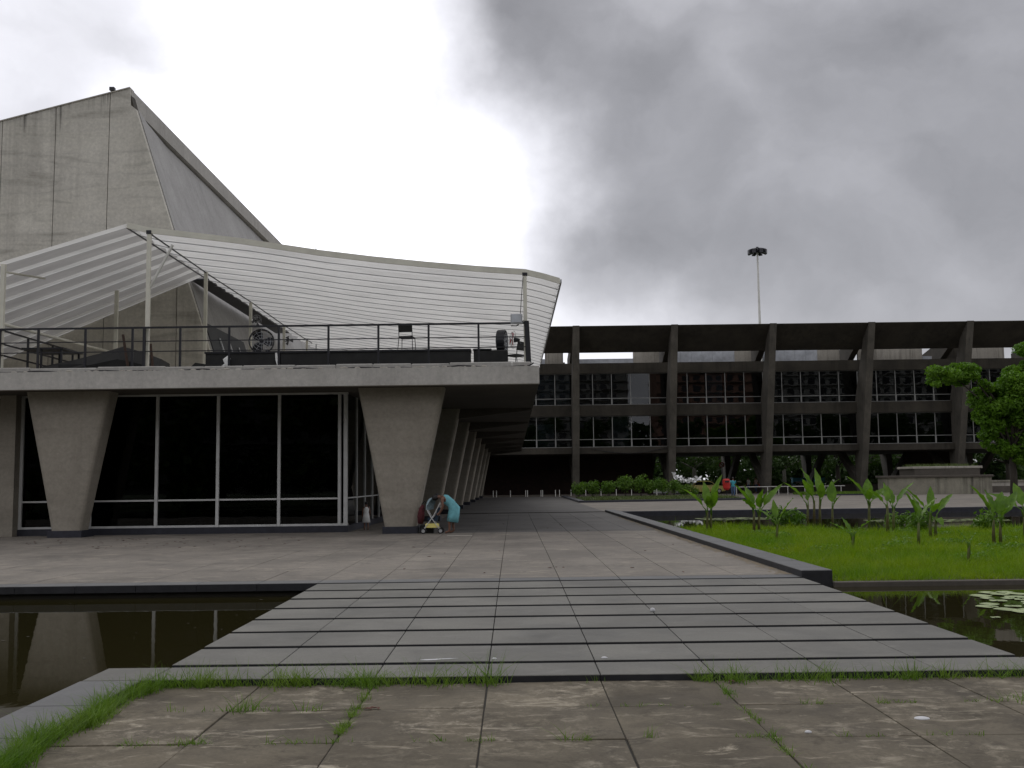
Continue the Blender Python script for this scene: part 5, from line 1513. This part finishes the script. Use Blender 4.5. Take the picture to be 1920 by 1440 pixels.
# flat white board and worn white strip on the plaza by the column
tag(MB().slab(-2.0, -1.25, 31.25, 31.5, .002, .016, .004).build('white_board', 'stained', at=(-1.6, 31.4, 0)), 'thin white board lying on the plaza in front of the pushchair', 'board')
dm = MB()
for i in range(520):
    y = 17.7 + random.random() ** 1.3 * 28; x = 4.645 - abs(random.gauss(0, .09)); r_ = random.uniform(.02, .07)
    dm.add([(x + r_ * math.cos(j * 1.05) * random.uniform(.6, 1), y + r_ * 2.2 * math.sin(j * 1.05), .0035 + i * 1e-6) for j in range(6)], [tuple(range(6))])
M['sand'] = plain("sandy_dirt", (0.17, 0.135, 0.085), 0.95, 0, .35, 12)
tag(dm.build('sand', 'sand'), 'sandy dirt gathered along the foot of the garden kerb', 'dirt', kind='stuff')
# floating bits on the left pool
fb_ = MB()
for _ in range(22):
    x, y, r_ = random.uniform(-8.5, -3.6), random.uniform(10.2, 16.9), random.uniform(.006, .016)
    el_ = random.uniform(1, 3.5)
    fb_.add([(x + r_ * el_ * math.cos(j) * random.uniform(.5, 1.1), y + r_ * math.sin(j) * random.uniform(.5, 1.2), -.205) for j in range(6)], [tuple(range(6))])
tag(fb_.build('pool_scum', 'soffit'), 'bits of debris floating on the left pool', 'debris', kind='stuff')


# ================================================================== TREES
def tree(label, loc, h, trunk_r, clumps, radii, nleaf, leaf, mat, bark='bark', flat=.75, group=None, branches=None):
    t_ = thing('tree', label, 'tree', loc, 0, group)
    tr = MB()
    fork = h * .42
    tr.tube([(0, 0, -.1), (.03 * h * .2, 0, fork * .5), (0, .02, fork)], [trunk_r * 1.25, trunk_r, trunk_r * .85], 10)
    for i, c in enumerate(clumps):
        if i % (branches or 1) == 0:
            m_ = Vector((c[0] * .45, c[1] * .45, fork + (c[2] - fork) * .6))
            tr.tube([(0, 0, fork * .92), m_, c], [trunk_r * .55, trunk_r * .32, trunk_r * .1], 6)
    local(tr, 'trunk', bark, t_)
    V, F = leafcloud(clumps, radii, nleaf, leaf, flat)
    raw('crown', V, F, mat, t_)
    return t_


# the tree at the right of the far pool: one long limb reaching left, big mass to the right
cl, rr_ = [], []
for (x, y, z, r_, n_) in ((-4.6, -.3, 8.25, .75, 6), (-3.4, 0, 8.6, .8, 6), (-2.3, .2, 8.4, .75, 5), (-1.6, .3, 7.5, .8, 4), (-.9, 0, 6.6, 1.0, 6), (1.2, 0, 8.7, .9, 8), (.3, .2, 7.6, 1.0, 7), (2.5, 0, 9.4, 1.1, 8), (-.6, .4, 5.3, 1.0, 7), (.6, .2, 5.9, 1.1, 8), (2.0, 0, 6.8, 1.2, 8), (.2, .5, 4.2, .8, 5), (-.9, .3, 4.0, .6, 3), (1.6, 0, 4.6, 1.0, 6), (3.4, 0, 7.6, 1.3, 6), (-1.5, .2, 6.0, .9, 5), (-.4, .2, 7.0, .9, 5), (1.0, .2, 7.9, 1.1, 7), (.8, -.2, 6.9, 1.1, 7), (1.4, 0, 5.6, 1.2, 8), (.9, .1, 3.6, .8, 5), (-1.2, 0, 4.9, .8, 5), (-.6, .2, 3.3, .7, 5), (.4, 0, 2.9, .8, 6), (1.4, 0, 3.4, 1.0, 7), (-1.6, 0, 3.9, .5, 3), (2.2, 0, 5.2, 1.1, 6), (-2.0, 0, 5.6, .6, 3)):
    for _ in range(n_):
        cl.append((x + random.uniform(-1, 1) * r_ * .95, y + random.uniform(-1, 1) * r_ * 1.1, z + random.uniform(-1, 1) * r_ * .75)); rr_.append(r_ * random.uniform(.35, .95))
tree('leafy green tree with a limb reaching left at the right edge beyond the pool', (33.5, 70, 0), 8.2, .22, cl, rr_, 60000, .23, 'treeleaf', 'bark', .62, branches=6)

# trees in the park beyond the museum
tcl = []
for k in range(3):
    c_, r__ = [], []
    for _ in range(26):
        a = random.uniform(0, 6.28); q = random.random() ** .5 * 4.2
        c_.append((q * math.cos(a), q * math.sin(a), random.uniform(3.2, 8.0))); r__.append(random.uniform(.7, 1.4))
    tcl.append((c_, r__))
TL = [(18.5, 152, 'park tree behind the yellow taxi, left of the trunk pair'), (25.5, 147, 'park tree standing between the taxi and the walking man'), (31.5, 156, 'park tree with dark crown behind the white topped pair'),
      (36.5, 150, 'park tree behind the left blue box'), (41.0, 158, 'park tree right of the blue boxes'), (46.0, 148, 'park tree with pale trunk seen left of the big concrete planter'), (51.5, 155, 'park tree above the left end of the big concrete planter'),
      (57.5, 150, 'park tree above the right end of the big concrete planter'), (64, 155, 'park tree behind the low stained wall'), (72, 152, 'park tree at the far right behind the green limb tree')]
protos = []
for i, (x, y, lb) in enumerate(TL):
    if i < 3:
        t_ = tree(lb, (x, y, 0), 8, .3, *tcl[i], 3000, .45, 'farleaf', 'palebark' if i % 2 else 'bark', .7, 'park trees beyond the museum', branches=3)
        protos.append(t_)
    else:
        t_ = dup(protos[i % 3]); t_.location = (x, y, 0); t_.rotation_euler.z = i * 1.3; t_['label'] = lb
        s_ = random.uniform(.9, 1.15); t_.scale = (s_, s_, s_)
# spiky palm-like plant seen left of the sign
pl = thing('spiky_plant', 'spiky agave-like plant growing behind the yellow taxi', 'plant', (19.6, 128, 0))
V, F = blades(np.tile(np.array([[19.6, 128, .5]]), (70, 1)) + rng.normal(size=(70, 3)) * .08, rng.uniform(1.4, 2.6, 70), .09, 1.1, 3, .2)
o = raw('leaves', V, F, 'farleaf', pl); o.location = (-19.6, -128, 0)
# far wood: continuous mass
cl, rr_ = [], []
for i in range(420):
    x = random.uniform(5, 115); cl.append((x, random.uniform(166, 190), random.uniform(.3, 12))); rr_.append(random.uniform(1.6, 2.8))
V, F = leafcloud(cl, rr_, 60000, 1.0, .8)
tag(raw('far_wood', V, F, 'farleaf'), 'dark continuous mass of trees beyond the park', 'wood', kind='stuff')
# belt of trees added unseen behind the viewer, darkens the reflections in the glazing
cl, rr_ = [], []
for i in range(420):
    cl.append((random.uniform(-120, 120), random.uniform(-66, -48), random.uniform(.5, 17))); rr_.append(random.uniform(1.8, 3.2))
V, F = leafcloud(cl, rr_, 60000, 1.2, .8)
tag(raw('unseen_wood', V, F, 'farleaf'), 'belt of unseen trees added behind the viewer to darken the mirroring glass', 'wood', kind='stuff')
# tall flats across the avenue, mirrored in the museum windows
M['flatwall'] = plain("reddish_flats_render", (0.34, 0.20, 0.15), 0.9, 0, 0.2, .2)
M['flatdark'] = plain("dark_flats_render", (0.07, 0.075, 0.07), 0.9, 0, 0.2, .2)  # for the unseen block added to keep sky out of the pavilion glass
M['flatwall2'] = plain("grey_flats_render", (0.36, 0.36, 0.34), 0.9, 0, 0.2, .2)
for (x0, x1, y1, h, mt_, lb) in ((44, 74, -95, 58, 'flatwall', 'reddish block of flats mirrored in the museum windows'), (80, 215, -110, 62, 'flatwall2', 'grey block of flats mirrored in the right museum windows'), (-6, 38, -120, 60, 'flatwall2', 'wide grey block of flats mirrored in the left museum windows'), (-110, -12, -105, 46, 'flatdark', 'long dark unseen block of flats added to darken the pavilion glass')):
    fb_ = thing('apartment_building', lb, 'building', ((x0 + x1) / 2, y1, 0), 0, 'blocks of flats across the avenue')
    MB().box(x0, x1, y1 - 18, y1, 0, h).build('wall', mt_, fb_)
    wn = MB()
    for i in range(int(h / 3.2) - 1):
        for j in range(int((x1 - x0) / 3.4)):
            x = x0 + 1 + j * 3.4; z = 2.6 + i * 3.2
            wn.box(x, x + 2.0, y1 + .004, y1 + .06, z, z + 1.7)
    o = wn.build('windows', 'carglass', fb_); o['kind'] = 'stuff'
    bm_ = MB()
    for i in range(int(h / 3.2) - 1):
        bm_.box(x0 - .2, x1 + .2, y1 + .005, y1 + .9, 1.9 + i * 3.2, 2.15 + i * 3.2)
    o = bm_.build('balconies', mt_ if mt_ == 'flatdark' else 'fountain', fb_); o['kind'] = 'stuff'
